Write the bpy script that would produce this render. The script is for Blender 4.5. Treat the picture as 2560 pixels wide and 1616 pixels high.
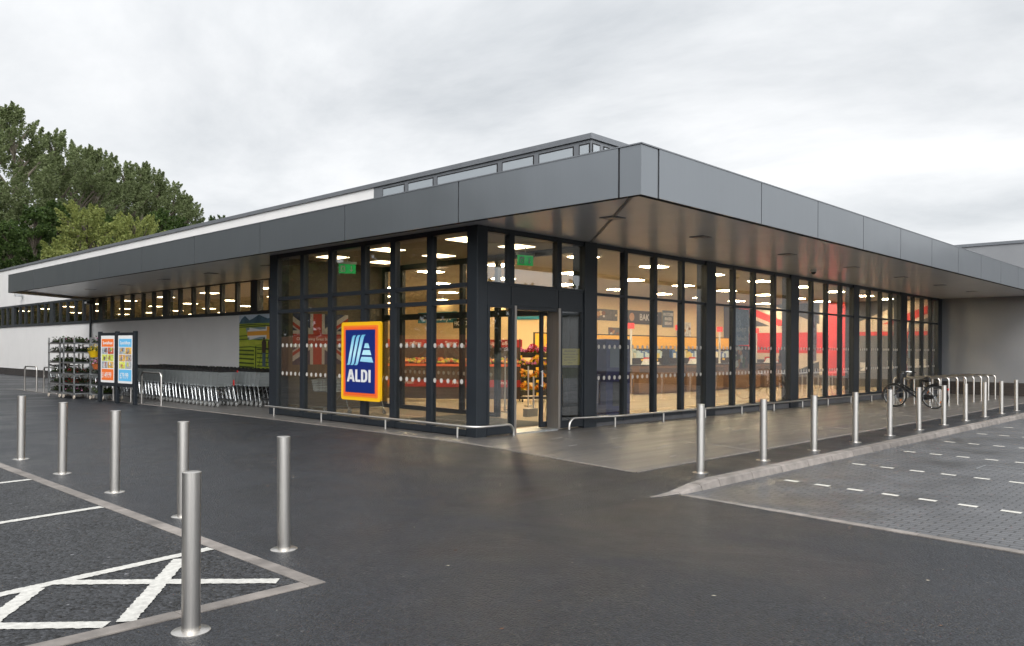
import bpy, math, random
import numpy as np
from mathutils import Vector, Matrix, Euler
for o in list(bpy.data.objects): bpy.data.objects.remove(o)
sc = bpy.context.scene
COL = sc.collection
R = math.radians
random.seed(7); rng = np.random.default_rng(7)

# ------------------------------------------------------------------ camera
# world axes: X runs along the entrance front, Y along the trolley-bay side, origin under the canopy corner
H = 1.7; TH = .764814; ROLL = .0056; F = 2003.64; V0 = 873.46
CX = -(1.85778*math.sin(TH)+11.61642*math.cos(TH)); CY = -(-1.85778*math.cos(TH)+11.61642*math.sin(TH))
cd = bpy.data.cameras.new('camera'); cam = bpy.data.objects.new('camera', cd); COL.objects.link(cam)
cd.sensor_fit = 'HORIZONTAL'; cd.sensor_width = 36; cd.lens = 36*F/2560
cd.shift_y = (V0-808)/2560; cd.clip_start = .1; cd.clip_end = 3000
fw = Vector((math.cos(TH), math.sin(TH), 0)); rt = Vector((math.sin(TH), -math.cos(TH), 0)); up = Vector((0, 0, 1))
m = Matrix((rt, up, -fw)).transposed()
m = m @ Matrix.Rotation(ROLL, 3, 'Z')
cam.matrix_world = Matrix.Translation((CX, CY, H)) @ m.to_4x4()
sc.camera = cam
def ray(u, v):
    u -= 1280; v -= V0; c, s = math.cos(ROLL), math.sin(ROLL)
    u, v = c*u+s*v, -s*u+c*v
    return fw + rt*(u/F) + up*(-v/F)
def at_depth(u, v, d): return Vector((CX, CY, H)) + ray(u, v)*d

# ------------------------------------------------------------------ world, sun, exposure
SUN = Vector((-.52, -.62, .66)).normalized()
w = bpy.data.worlds.new('World'); sc.world = w; w.use_nodes = True
N = w.node_tree.nodes; L = w.node_tree.links; N.clear()
def nn(N, t, **k):
    n = N.new(t)
    for a, b in k.items():
        if a.startswith('i_'): n.inputs[a[2:].replace('_', ' ')].default_value = b
        else: setattr(n, a, b)
    return n
out = nn(N, 'ShaderNodeOutputWorld'); bg = nn(N, 'ShaderNodeBackground'); L.new(bg.outputs[0], out.inputs[0])
bg.inputs['Strength'].default_value = .1
sky = nn(N, 'ShaderNodeTexSky', sky_type='NISHITA', sun_disc=False, sun_elevation=math.asin(SUN.z), sun_rotation=math.atan2(SUN.x, SUN.y))
tc = nn(N, 'ShaderNodeTexCoord'); sep = nn(N, 'ShaderNodeSeparateXYZ'); L.new(tc.outputs['Generated'], sep.inputs[0])
def mth(op, a, b=None, c=None, clamp=False):
    n = nn(N, 'ShaderNodeMath', operation=op, use_clamp=clamp)
    for i, x in enumerate((a, b, c)):
        if x is None: continue
        if isinstance(x, (int, float)): n.inputs[i].default_value = x
        else: L.new(x, n.inputs[i])
    return n.outputs[0]
zc = mth('MAXIMUM', sep.outputs[2], 0.0)
den = mth('ADD', zc, .22)
cmb = nn(N, 'ShaderNodeCombineXYZ')
L.new(mth('DIVIDE', sep.outputs[0], den), cmb.inputs[0]); L.new(mth('DIVIDE', sep.outputs[1], den), cmb.inputs[1])
mp = nn(N, 'ShaderNodeMapping'); mp.inputs['Rotation'].default_value = (0, 0, R(20)); mp.inputs['Scale'].default_value = (1.0, .72, 1)
L.new(cmb.outputs[0], mp.inputs[0])
n1 = nn(N, 'ShaderNodeTexNoise', i_Scale=1.25, i_Detail=9.0, i_Roughness=.58, i_Distortion=.35); L.new(mp.outputs[0], n1.inputs[0])
n2 = nn(N, 'ShaderNodeTexNoise', i_Scale=.45, i_Detail=3.0, i_Roughness=.5); L.new(mp.outputs[0], n2.inputs[0])
mixn = mth('ADD', mth('MULTIPLY', n1.outputs[0], .75), mth('MULTIPLY', n2.outputs[0], .35))
rp = nn(N, 'ShaderNodeValToRGB'); L.new(mixn, rp.inputs[0])
e = rp.color_ramp.elements
e[0].position = .40; e[0].color = (.53, .555, .58, 1); e[1].position = .66; e[1].color = (.90, .905, .91, 1)
x = e.new(.54); x.color = (.73, .745, .76, 1)
# overcast sky: brighter towards the zenith
gr = nn(N, 'ShaderNodeMapRange', i_From_Min=.30, i_From_Max=1.0, i_To_Min=12.6, i_To_Max=18.0); L.new(zc, gr.inputs[0])
sc1 = nn(N, 'ShaderNodeVectorMath', operation='SCALE'); L.new(rp.outputs[0], sc1.inputs[0]); L.new(gr.outputs[0], sc1.inputs['Scale'])
# wide sky glow added behind the viewer to brighten the fronts facing it
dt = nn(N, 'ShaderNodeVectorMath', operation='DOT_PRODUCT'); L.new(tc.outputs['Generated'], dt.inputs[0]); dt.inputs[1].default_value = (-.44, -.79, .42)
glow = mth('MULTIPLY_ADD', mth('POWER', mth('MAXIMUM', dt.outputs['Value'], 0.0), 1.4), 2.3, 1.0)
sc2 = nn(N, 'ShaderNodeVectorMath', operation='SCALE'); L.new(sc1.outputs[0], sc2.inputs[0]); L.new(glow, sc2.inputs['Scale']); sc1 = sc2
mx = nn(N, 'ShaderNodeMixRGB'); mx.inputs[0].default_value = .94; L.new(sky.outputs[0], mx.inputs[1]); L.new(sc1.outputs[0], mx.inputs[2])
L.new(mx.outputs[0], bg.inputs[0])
sl = bpy.data.lights.new('sun', 'SUN'); sl.energy = 1.3; sl.angle = R(25); sl.color = (1, .965, .92)
so = bpy.data.objects.new('sun', sl); COL.objects.link(so); so.rotation_euler = (-SUN).to_track_quat('-Z', 'Y').to_euler(); so.location = (-20, -20, 40)
sc.view_settings.view_transform = 'Standard'; sc.view_settings.look = 'None'; sc.view_settings.gamma = 1
sc.view_settings.use_curve_mapping = False; sc.view_settings.exposure = 0.0
sc.render.engine = 'CYCLES'
cy = sc.cycles; cy.use_denoising = True
try: cy.denoiser = 'OPENIMAGEDENOISE'
except Exception: pass
cy.max_bounces = 8; cy.diffuse_bounces = 4; cy.glossy_bounces = 4; cy.transmission_bounces = 4; cy.transparent_max_bounces = 40
cy.sample_clamp_indirect = 4; cy.caustics_reflective = False; cy.caustics_refractive = False

# ------------------------------------------------------------------ materials
MATS = {}
def mat(name, col=(.5, .5, .5), rough=.5, metal=0.0, spec=.5, var=0.0, vscale=3.0, bump=0.0, bscale=40.0, emit=0.0, coat=0.0,
        rvar=0.0, stretch=None, col2=None, aniso=0.0, bdist=.01):
    if name in MATS: return MATS[name]
    M = bpy.data.materials.new(name); M.use_nodes = True; MATS[name] = M
    N = M.node_tree.nodes; L = M.node_tree.links; b = N['Principled BSDF']
    b.inputs['Base Color'].default_value = (*col, 1); b.inputs['Roughness'].default_value = rough
    b.inputs['Metallic'].default_value = metal; b.inputs['Specular IOR Level'].default_value = spec
    b.inputs['Coat Weight'].default_value = coat; b.inputs['Coat Roughness'].default_value = .12
    if aniso: b.inputs['Anisotropic'].default_value = aniso
    if emit:
        b.inputs['Emission Color'].default_value = (*col, 1); b.inputs['Emission Strength'].default_value = emit
    if var or bump or rvar or col2:
        tc = N.new('ShaderNodeTexCoord'); mp = N.new('ShaderNodeMapping'); L.new(tc.outputs['Object'], mp.inputs[0])
        if stretch: mp.inputs['Scale'].default_value = stretch
    if var or col2 or rvar:
        n = N.new('ShaderNodeTexNoise'); n.inputs['Scale'].default_value = vscale; n.inputs['Detail'].default_value = 7; n.inputs['Roughness'].default_value = .6
        L.new(mp.outputs[0], n.inputs[0])
        r = N.new('ShaderNodeValToRGB'); L.new(n.outputs[0], r.inputs[0]); r.color_ramp.elements[0].position = .32; r.color_ramp.elements[1].position = .68
        c2 = col2 or tuple(c*(1+var) for c in col)
        c1 = tuple(c*(1-var) for c in col)
        r.color_ramp.elements[0].color = (*c1, 1); r.color_ramp.elements[1].color = (*c2, 1)
        if var or col2: L.new(r.outputs[0], b.inputs['Base Color'])
        if rvar:
            q = N.new('ShaderNodeMapRange'); L.new(n.outputs[0], q.inputs[0]); q.inputs[1].default_value = .3; q.inputs[2].default_value = .7
            q.inputs[3].default_value = max(.02, rough-rvar); q.inputs[4].default_value = min(1, rough+rvar); L.new(q.outputs[0], b.inputs['Roughness'])
    if bump:
        n = N.new('ShaderNodeTexNoise'); n.inputs['Scale'].default_value = bscale; n.inputs['Detail'].default_value = 4
        L.new(mp.outputs[0], n.inputs[0]); bp = N.new('ShaderNodeBump'); bp.inputs['Strength'].default_value = bump; bp.inputs['Distance'].default_value = bdist
        L.new(n.outputs[0], bp.inputs['Height']); L.new(bp.outputs[0], b.inputs['Normal'])
    return M

def mix_nodes(M): return M.node_tree.nodes, M.node_tree.links, M.node_tree.nodes['Principled BSDF']
m_frame = mat('frame_paint', (.016, .020, .025), .36, .0, .35, var=.12, vscale=2, bump=.05, bscale=30)
m_fascia = mat('fascia_metal', (.215, .232, .25), .30, .7, .5, var=.012, vscale=1.5, stretch=(9, 9, .25))
N_, L_, b_ = mix_nodes(m_fascia)
tcn = N_.new('ShaderNodeTexCoord'); wv = N_.new('ShaderNodeTexNoise'); wv.inputs['Scale'].default_value = .75; wv.inputs['Detail'].default_value = 1.5; L_.new(tcn.outputs['Object'], wv.inputs[0])
bpn = N_.new('ShaderNodeBump'); bpn.inputs['Strength'].default_value = .35; bpn.inputs['Distance'].default_value = .05; L_.new(wv.outputs[0], bpn.inputs['Height']); L_.new(bpn.outputs[0], b_.inputs['Normal'])
m_fascia_gap = mat('joint_black', (.008, .008, .009), .8)
m_coping = mat('coping_metal', (.17, .18, .195), .4, .35, .5, var=.08, vscale=2)
m_white = mat('white_render', (.74, .725, .71), .75, var=.035, vscale=.7, bump=.12, bscale=220, bdist=.003)
m_grey = mat('grey_cladding', (.235, .24, .25), .5, .1, .5, var=.05, vscale=.8)
m_steel = mat('brushed_steel', (.62, .595, .56), .3, 1.0, var=.10, vscale=6, stretch=(14, 14, .35), bump=.06, bscale=60, bdist=.002)
m_steel2 = mat('galvanised_steel', (.5, .52, .53), .38, .9, var=.15, vscale=12)
m_chrome = mat('chrome_wire', (.52, .54, .55), .22, 1.0)
m_black = mat('black_plastic', (.015, .015, .016), .42)
m_zinc = mat('zinc_wire', (.50, .53, .53), .4, .9)
m_chrome_shade = mat('shaded_chrome', (.20, .21, .22), .4, .9)  # chrome of the lower trolley tubes, their shade painted in as darker colour
m_rubber = mat('rubber', (.02, .02, .02), .75)
m_greyrub = mat('grey_wheel', (.22, .22, .21), .5)
m_concrete = mat('concrete_kerb', (.165, .147, .133), .7, var=.3, vscale=5, bump=.25, bscale=60)
m_paint = mat('white_road_paint', (.43, .42, .39), .65, var=.2, vscale=22, bump=.6, bscale=90, bdist=.006)
m_wood = mat('till_wood', (.16, .085, .038), .4, var=.25, vscale=3, stretch=(1, 1, 9))
m_cream = mat('cream_wall', (.78, .62, .42), .7, var=.03)
m_ceil = mat('ceiling_tile', (.40, .355, .29), .85)
m_floor = mat('shop_floor_tile', (.50, .42, .31), .22, var=.05, vscale=1.2)
m_lamp = mat('lamp_panel', (1, .81, .52), .5, emit=100.0)
m_lamp_far = mat('lamp_panel_far', (1, .79, .48), .5, emit=26.0)
m_lamp_lobby = mat('lamp_panel_lobby', (1, .80, .52), .5, emit=7.0)
m_jamb = mat('jamb_steel', (.34, .31, .285), .38, .85, var=.1, vscale=4, stretch=(10, 10, .4))
m_exit = mat('exit_green', (.02, .42, .10), .4, emit=.55)
m_whitep = mat('white_plastic', (.70, .70, .69), .45)
m_red = mat('red_paint', (.58, .025, .02), .5)
m_navy = mat('navy_paint', (.012, .022, .075), .45)
m_flagw = mat('flag_white', (.74, .70, .66), .6)
m_orange = mat('orange_print', (.80, .17, .03), .45)
m_skyb = mat('light_blue_print', (.12, .44, .72), .45)
m_yellow = mat('yellow_print', (.85, .52, .02), .45)
m_brick = mat('dark_brick', (.05, .042, .038), .8)
N_, L_, b_ = mix_nodes(m_concrete)
gi = N_.new('ShaderNodeNewGeometry'); mri = N_.new('ShaderNodeMapRange'); mri.inputs[3].default_value = .74; mri.inputs[4].default_value = 1.22; L_.new(gi.outputs['Random Per Island'], mri.inputs[0])
old = b_.inputs['Base Color'].links[0].from_socket; vsc = N_.new('ShaderNodeVectorMath'); vsc.operation = 'SCALE'; L_.new(old, vsc.inputs[0]); L_.new(mri.outputs[0], vsc.inputs['Scale']); L_.new(vsc.outputs[0], b_.inputs['Base Color'])
N_, L_, b_ = mix_nodes(m_brick)
def brickify(M, c1, c2, cm, scale, w=.22, h=.075, ms=.012, plane='XZ'):
    N, L, b = mix_nodes(M)
    tc = N.new('ShaderNodeTexCoord'); sp = N.new('ShaderNodeSeparateXYZ'); L.new(tc.outputs['Object'], sp.inputs[0])
    cb = N.new('ShaderNodeCombineXYZ'); add = N.new('ShaderNodeMath'); add.operation = 'ADD'
    if plane == 'XZ':
        L.new(sp.outputs[0], add.inputs[0]); L.new(sp.outputs[1], add.inputs[1]); L.new(add.outputs[0], cb.inputs[0]); L.new(sp.outputs[2], cb.inputs[1])
    else:
        L.new(sp.outputs[1], cb.inputs[0]); L.new(sp.outputs[0], cb.inputs[1])
    bt = N.new('ShaderNodeTexBrick'); L.new(cb.outputs[0], bt.inputs[0])
    bt.inputs['Scale'].default_value = 1; bt.inputs['Brick Width'].default_value = w; bt.inputs['Row Height'].default_value = h
    bt.inputs['Mortar Size'].default_value = ms; bt.inputs['Color1'].default_value = (*c1, 1); bt.inputs['Color2'].default_value = (*c2, 1); bt.inputs['Mortar'].default_value = (*cm, 1)
    bt.inputs['Mortar Smooth'].default_value = .2; bt.inputs['Bias'].default_value = 0
    no = N.new('ShaderNodeTexNoise'); no.inputs['Scale'].default_value = .9; no.inputs['Detail'].default_value = 6; L.new(tc.outputs['Object'], no.inputs[0])
    mr = N.new('ShaderNodeMapRange'); L.new(no.outputs[0], mr.inputs[0]); mr.inputs[1].default_value = .3; mr.inputs[2].default_value = .7; mr.inputs[3].default_value = .75; mr.inputs[4].default_value = 1.25
    mu = N.new('ShaderNodeVectorMath'); mu.operation = 'SCALE'; L.new(bt.outputs[0], mu.inputs[0]); L.new(mr.outputs[0], mu.inputs['Scale'])
    L.new(mu.outputs[0], b.inputs['Base Color'])
    bp = N.new('ShaderNodeBump'); bp.invert = True; bp.inputs['Strength'].default_value = .8; bp.inputs['Distance'].default_value = .008; L.new(bt.outputs['Fac'], bp.inputs['Height']); L.new(bp.outputs[0], b.inputs['Normal'])
    return no
brickify(m_brick, (.052, .042, .038), (.036, .03, .028), (.025, .022, .02), 1)
m_block = mat('block_paving', (.1, .1, .1), .5)
no = brickify(m_block, (.088, .089, .094), (.070, .071, .075), (.022, .022, .022), 1, w=.2, h=.1, ms=.008, plane='YX')
N_, L_, b_ = mix_nodes(m_block)
q = N_.new('ShaderNodeMapRange'); L_.new(no.outputs[0], q.inputs[0]); q.inputs[1].default_value = .35; q.inputs[2].default_value = .65; q.inputs[3].default_value = .32; q.inputs[4].default_value = .55; L_.new(q.outputs[0], b_.inputs['Roughness'])

def asphalt(name, base, grain, gscale, r0, r1, speck, bstr=.35, bd=.004):
    M = mat(name, base, .5, spec=.3); N, L, b = mix_nodes(M)
    tc = N.new('ShaderNodeTexCoord')
    big = N.new('ShaderNodeTexNoise'); big.inputs['Scale'].default_value = .55; big.inputs['Detail'].default_value = 5; big.inputs['Distortion'].default_value = .6; L.new(tc.outputs['Object'], big.inputs[0])
    mid = N.new('ShaderNodeTexNoise'); mid.inputs['Scale'].default_value = 2.3; mid.inputs['Detail'].default_value = 6; L.new(tc.outputs['Object'], mid.inputs[0])
    vo = N.new('ShaderNodeTexVoronoi'); vo.inputs['Scale'].default_value = gscale; L.new(tc.outputs['Object'], vo.inputs[0])
    fn = N.new('ShaderNodeTexNoise'); fn.inputs['Scale'].default_value = gscale*1.4; fn.inputs['Detail'].default_value = 3; L.new(tc.outputs['Object'], fn.inputs[0])
    rp = N.new('ShaderNodeValToRGB'); L.new(vo.outputs['Color'], rp.inputs[0])
    rp.color_ramp.elements[0].position = .1; rp.color_ramp.elements[0].color = (*[c*(1-grain) for c in base], 1)
    rp.color_ramp.elements[1].position = .95; rp.color_ramp.elements[1].color = (*[c*(1+grain) for c in base], 1)
    x = rp.color_ramp.elements.new(.985); x.color = (*speck, 1)
    mr = N.new('ShaderNodeMapRange'); L.new(mid.outputs[0], mr.inputs[0]); mr.inputs[1].default_value = .3; mr.inputs[2].default_value = .7; mr.inputs[3].default_value = .92; mr.inputs[4].default_value = 1.08
    mu = N.new('ShaderNodeVectorMath'); mu.operation = 'SCALE'; L.new(rp.outputs[0], mu.inputs[0]); L.new(mr.outputs[0], mu.inputs['Scale']); L.new(mu.outputs[0], b.inputs['Base Color'])
    ad = N.new('ShaderNodeMath'); ad.operation = 'MULTIPLY_ADD'; L.new(mid.outputs[0], ad.inputs[0]); ad.inputs[1].default_value = .25; L.new(big.outputs[0], ad.inputs[2])
    rr = N.new('ShaderNodeMapRange'); L.new(ad.outputs[0], rr.inputs[0]); rr.inputs[1].default_value = .47; rr.inputs[2].default_value = .78; rr.inputs[3].default_value = r0; rr.inputs[4].default_value = r1; L.new(rr.outputs[0], b.inputs['Roughness'])
    bp = N.new('ShaderNodeBump'); bp.inputs['Strength'].default_value = bstr; bp.inputs['Distance'].default_value = bd; L.new(vo.outputs['Distance'], bp.inputs['Height']); bp.invert = True; L.new(bp.outputs[0], b.inputs['Normal'])
    return M
m_asphalt = asphalt('smooth_asphalt', (.0185, .0202, .0240), .62, 64, .28, .49, (.14, .14, .14), .75, .010)
m_coarse = asphalt('coarse_asphalt', (.025, .0262, .029), .95, 42, .40, .60, (.22, .22, .23), 1.0, .02)
m_pad = mat('ribbed_concrete', (.090, .084, .079), .40, var=.18, vscale=.7, rvar=.12, bump=.25, bscale=30, stretch=(.35, 4, 1))

def glass(name, tint=(1, 1, 1), ior=1.5, boost=1.0):
    M = bpy.data.materials.new(name); M.use_nodes = True; N = M.node_tree.nodes; L = M.node_tree.links; N.clear()
    o = N.new('ShaderNodeOutputMaterial'); mx = N.new('ShaderNodeMixShader'); t = N.new('ShaderNodeBsdfTransparent'); g = N.new('ShaderNodeBsdfGlossy')
    t.inputs[0].default_value = (*tint, 1); g.inputs['Roughness'].default_value = .012; g.inputs[0].default_value = (.95, .97, 1, 1)
    f = N.new('ShaderNodeLayerWeight'); f.inputs[0].default_value = .5
    pw = N.new('ShaderNodeMath'); pw.operation = 'POWER'; L.new(f.outputs['Facing'], pw.inputs[0]); pw.inputs[1].default_value = 3.6
    mu = N.new('ShaderNodeMath'); mu.operation = 'MULTIPLY_ADD'; mu.use_clamp = True; mu.inputs[1].default_value = .9*boost; mu.inputs[2].default_value = ior; L.new(pw.outputs[0], mu.inputs[0])
    tc = N.new('ShaderNodeTexCoord'); n = N.new('ShaderNodeTexNoise'); n.inputs['Scale'].default_value = .8; n.inputs['Detail'].default_value = 1; L.new(tc.outputs['Object'], n.inputs[0])
    bp = N.new('ShaderNodeBump'); bp.inputs['Strength'].default_value = .04; bp.inputs['Distance'].default_value = .02; L.new(n.outputs[0], bp.inputs['Height']); L.new(bp.outputs[0], g.inputs['Normal'])
    L.new(mu.outputs[0], mx.inputs[0]); L.new(t.outputs[0], mx.inputs[1]); L.new(g.outputs[0], mx.inputs[2]); L.new(mx.outputs[0], o.inputs[0])
    return M
m_glass = glass('window_glass', (.90, .905, .885), .095, .9)
m_glass_in = glass('inner_glass', (.97, .97, .96), .03, .5)
m_frost = mat('frosted_glazing', (.33, .36, .385), .18, 0, .6)

# ------------------------------------------------------------------ mesh helpers
class MB:
    def __init__(s): s.v = []; s.f = []; s.m = []; s.mi = 0; s.mats = []
    def use(s, mt):
        if mt not in s.mats: s.mats.append(mt)
        s.mi = s.mats.index(mt); return s
    def add(s, vs, fs):
        o = len(s.v); s.v += [tuple(p) for p in vs]
        for q in fs: s.f.append([i+o for i in q]); s.m.append(s.mi)
        return s
    def box(s, x0, x1, y0, y1, z0, z1):
        return s.add([(x0, y0, z0), (x1, y0, z0), (x1, y1, z0), (x0, y1, z0), (x0, y0, z1), (x1, y0, z1), (x1, y1, z1), (x0, y1, z1)],
                     [(0, 3, 2, 1), (4, 5, 6, 7), (0, 1, 5, 4), (1, 2, 6, 5), (2, 3, 7, 6), (3, 0, 4, 7)])
    def hexa(s, b, t):
        return s.add(list(b)+list(t), [(0, 3, 2, 1), (4, 5, 6, 7), (0, 1, 5, 4), (1, 2, 6, 5), (2, 3, 7, 6), (3, 0, 4, 7)])
    def prism(s, pts, z0, z1):
        n = len(pts)
        return s.add([(p[0], p[1], z0) for p in pts]+[(p[0], p[1], z1) for p in pts],
                     [tuple(range(n-1, -1, -1)), tuple(range(n, 2*n))]+[(i, (i+1) % n, n+(i+1) % n, n+i) for i in range(n)])
    def slab(s, pts3, d):
        """polygon given in 3-D with a thickness vector d"""
        n = len(pts3); d = Vector(d)
        return s.add([tuple(p) for p in pts3]+[tuple(Vector(p)+d) for p in pts3],
                     [tuple(range(n-1, -1, -1)), tuple(range(n, 2*n))]+[(i, (i+1) % n, n+(i+1) % n, n+i) for i in range(n)])
    def tube(s, path, r, n=8, caps=True, rs=None):
        P = [Vector(p) for p in path]; rings = []
        T = []
        for i in range(len(P)):
            a = P[max(i-1, 0)]; b = P[min(i+1, len(P)-1)]; T.append((b-a).normalized())
        ref = Vector((0, 0, 1)) if abs(T[0].z) < .9 else Vector((1, 0, 0))
        u = T[0].cross(ref).normalized()
        vs = []
        for i, p in enumerate(P):
            u = (u - T[i]*u.dot(T[i])).normalized(); v = T[i].cross(u); rr = rs[i] if rs else r
            for k in range(n):
                a = 2*math.pi*k/n; vs.append(p + (u*math.cos(a)+v*math.sin(a))*rr)
        fs = []
        for i in range(len(P)-1):
            for k in range(n): fs.append((i*n+k, i*n+(k+1) % n, (i+1)*n+(k+1) % n, (i+1)*n+k))
        if caps: fs += [tuple(range(n-1, -1, -1)), tuple((len(P)-1)*n+k for k in range(n))]
        return s.add(vs, fs)
    def cyl(s, p0, p1, r, n=12, r2=None): return s.tube([p0, p1], r, n, rs=[r, r2 if r2 is not None else r])
    def torus(s, c, ax, R_, r, n=28, k=6):
        ax = Vector(ax).normalized(); ref = Vector((0, 0, 1)) if abs(ax.z) < .9 else Vector((1, 0, 0)); u = ax.cross(ref).normalized(); v = ax.cross(u); c = Vector(c)
        vs = []; fs = []
        for i in range(n):
            a = 2*math.pi*i/n; d = u*math.cos(a)+v*math.sin(a)
            for j in range(k):
                b = 2*math.pi*j/k; vs.append(c+d*(R_+r*math.cos(b))+ax*(r*math.sin(b)))
        for i in range(n):
            for j in range(k): fs.append((i*k+j, i*k+(j+1) % k, ((i+1) % n)*k+(j+1) % k, ((i+1) % n)*k+j))
        return s.add(vs, fs)
    def build(s, name, mt=None, parent=None, smooth=False, bevel=0, label=None):
        me = bpy.data.meshes.new(name); me.from_pydata(s.v, [], s.f)
        ms = s.mats or [mt]
        for q in ms: me.materials.append(q)
        if s.mats: me.polygons.foreach_set('material_index', s.m)
        if smooth: me.polygons.foreach_set('use_smooth', [True]*len(me.polygons)); 
        me.update()
        o = bpy.data.objects.new(name, me); COL.objects.link(o)
        if smooth:
            try: me.set_sharp_from_angle(angle=R(40))
            except Exception: pass
        if parent: o.parent = parent
        if bevel:
            b = o.modifiers.new('bevel', 'BEVEL'); b.width = bevel; b.segments = 2; b.limit_method = 'ANGLE'
        if label: o['label'] = label
        return o
def tag(o, label=None, cat=None, group=None, kind=None):
    if label: o['label'] = label
    if cat: o['category'] = cat
    if group: o['group'] = group
    if kind: o['kind'] = kind
    return o
def thing(name, label, cat, loc=(0, 0, 0), rz=0, group=None):
    o = bpy.data.objects.new(name, None); COL.objects.link(o); o.location = loc; o.rotation_euler = (0, 0, rz); o.empty_display_size = .2
    return tag(o, label, cat, group)
def dup(root, loc=None, rz=None, label=None, group=None, scale=None):
    def rec(o, par):
        c = o.copy(); COL.objects.link(c)
        if par: c.parent = par
        for ch in o.children: rec(ch, c)
        return c
    r = rec(root, None)
    if loc is not None: r.location = loc
    if rz is not None: r.rotation_euler = (0, 0, rz)
    if label: r['label'] = label
    if group: r['group'] = group
    if scale: r.scale = scale
    return r
def text_mesh(name, s, size, mt, parent, loc, rot, bold=0.0, depth=.004, sx=1.0, align='CENTER'):
    c = bpy.data.curves.new(name, 'FONT'); c.body = s; c.size = size; c.offset = bold; c.extrude = depth; c.align_x = align; c.align_y = 'CENTER'; c.resolution_u = 3
    t = bpy.data.objects.new(name, c); COL.objects.link(t)
    dg = bpy.context.evaluated_depsgraph_get(); me = bpy.data.meshes.new_from_object(t.evaluated_get(dg))
    bpy.data.objects.remove(t); bpy.data.curves.remove(c)
    me.materials.clear(); me.materials.append(mt)
    o = bpy.data.objects.new(name, me); COL.objects.link(o); o.parent = parent; o.location = loc; o.rotation_euler = rot; o.scale = (sx, 1, 1)
    return o
ROT_mX = (R(90), 0, R(-90))     # text readable from the -X side
ROT_mY = (R(90), 0, 0)          # text readable from the -Y side
def arc(c, a, b, r, n=6):
    """quarter arc from c+a*r to c+b*r"""
    c = Vector(c); a = Vector(a); b = Vector(b)
    return [c+a*(r*math.cos(t*math.pi/2/n))+b*(r*math.sin(t*math.pi/2/n)) for t in range(n+1)]
def sst(x, a, b):
    t = min(1, max(0, (x-a)/(b-a))); return t*t*(3-2*t)
S = .0062; DROP = .09
def gz(x, y):
    """level of the forecourt: falls gently to the right, and dips where it meets the block paving"""
    return -S*max(0, x) - DROP*sst(-x, .25, 1.35)*(1-sst(-x, 2.5, 4.6))*sst(-y, .5, 1.22)
def pz(x): return -S*max(0, x) - DROP

# ------------------------------------------------------------------ ground
def grid_sheet(name, xs, ys, fz, mt, keep=None):
    mb = MB(); sh = lambda x, y: (min(x, XE(y)-.03) if x <= -1.045 else x) if (keep and y <= -1.19 and x > -6) else x
    vs = [(sh(x, y), y, fz(sh(x, y), y)) for y in ys for x in xs]; n = len(xs); fs = []
    for j in range(len(ys)-1):
        for i in range(n-1):
            if keep and not keep((xs[i]+xs[i+1])/2, (ys[j]+ys[j+1])/2): continue
            fs.append((j*n+i, j*n+i+1, (j+1)*n+i+1, (j+1)*n+i))
    mb.add(vs, fs); o = mb.build(name, mt); o['kind'] = 'structure'; return o
def spaced(a, b, st): return [a+(b-a)*i/max(1, round((b-a)/st)) for i in range(max(1, round((b-a)/st))+1)]
XE = lambda y: -1.06-.078*(-1.2-y)
g = MB(); g.add([(-900, -900, -.42), (900, -900, -.42), (900, 900, -.42), (-900, 900, -.42)], [(0, 1, 2, 3)])
o = g.build('ground', mat('far_ground', (.06, .065, .04), .9, var=.3, vscale=.05)); o['kind'] = 'structure'
xs = spaced(-60, -6, 6)+[q for q in spaced(-5.5, -1.1, .25)]+[-1.045, -.8, -.5, -.25]+spaced(0, 29.9, 3)
ys = spaced(-60, -6, 6)+spaced(-5.5, 0, .22)[0:]+spaced(4, 64, 5)
def keep_as(x, y): return not (x > -1.045 and y < -1.19)
xs = sorted(set(round(a, 4) for a in xs)); ys = sorted(set([round(a, 4) for a in ys]+[-1.19]))
grid_sheet('forecourt_asphalt', xs, ys, gz, m_asphalt, keep_as)
# coarse car park, inside the concrete edging
cp = MB(); cp.add([(-6.52, -1.62, .004), (-6.52, 60, .004), (-40, 60, .004), (-40, -1.62, .004)], [(0, 1, 2, 3)])
o = cp.build('car_park_asphalt', m_coarse); o['kind'] = 'structure'
st = MB()
random.seed(3)
y = -1.72
while y < 60:
    y2 = y+.915; st.prism([(-6.535, y+.004), (-6.405, y+.004), (-6.405, y2), (-6.535, y2)], -.05, .010+random.uniform(-.001, .001)); y = y2
x = -6.537
while x > -30:
    x2 = x-.915; st.prism([(x2, -1.72), (x-.004, -1.72), (x-.004, -1.592), (x2, -1.592)], -.05, .010+random.uniform(-.001, .001)); x = x2
o = st.build('edging_strip', m_concrete, bevel=.004); o['kind'] = 'structure'
mk = MB(); z = .0085
def line(p0, p1, wd):
    a = Vector((*p0, 0)); b = Vector((*p1, 0)); d = (b-a).normalized(); n = Vector((-d.y, d.x, 0))*wd/2
    nseg = max(2, int((b-a).length/.022)); L1 = []; L2 = []
    for i in range(nseg+1):
        p = a+(b-a)*i/nseg; j1 = random.uniform(-.007, .007); j2 = random.uniform(-.007, .007)
        L1.append(p+n*(1+j1/wd*2)); L2.append(p-n*(1+j2/wd*2))
    vs = [(q.x, q.y, z) for q in L1]+[(q.x, q.y, z) for q in L2]; k = nseg+1
    mk.add(vs, [(i, i+1, k+i+1, k+i) for i in range(nseg)])
for yy, y2 in ((-.20, -.42), (2.30, 2.05), (4.78, 4.60), (7.1, 6.9), (9.5, 9.3), (12, 11.8)): line((-6.545, yy), (-11.6, yy+(y2-yy)*3), .105)
z = .0095; line((-6.64, -1.455), (-7.78, -.36), .115)
z = .0105; line((-6.87, -.36), (-7.75, -1.575), .115)
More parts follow.
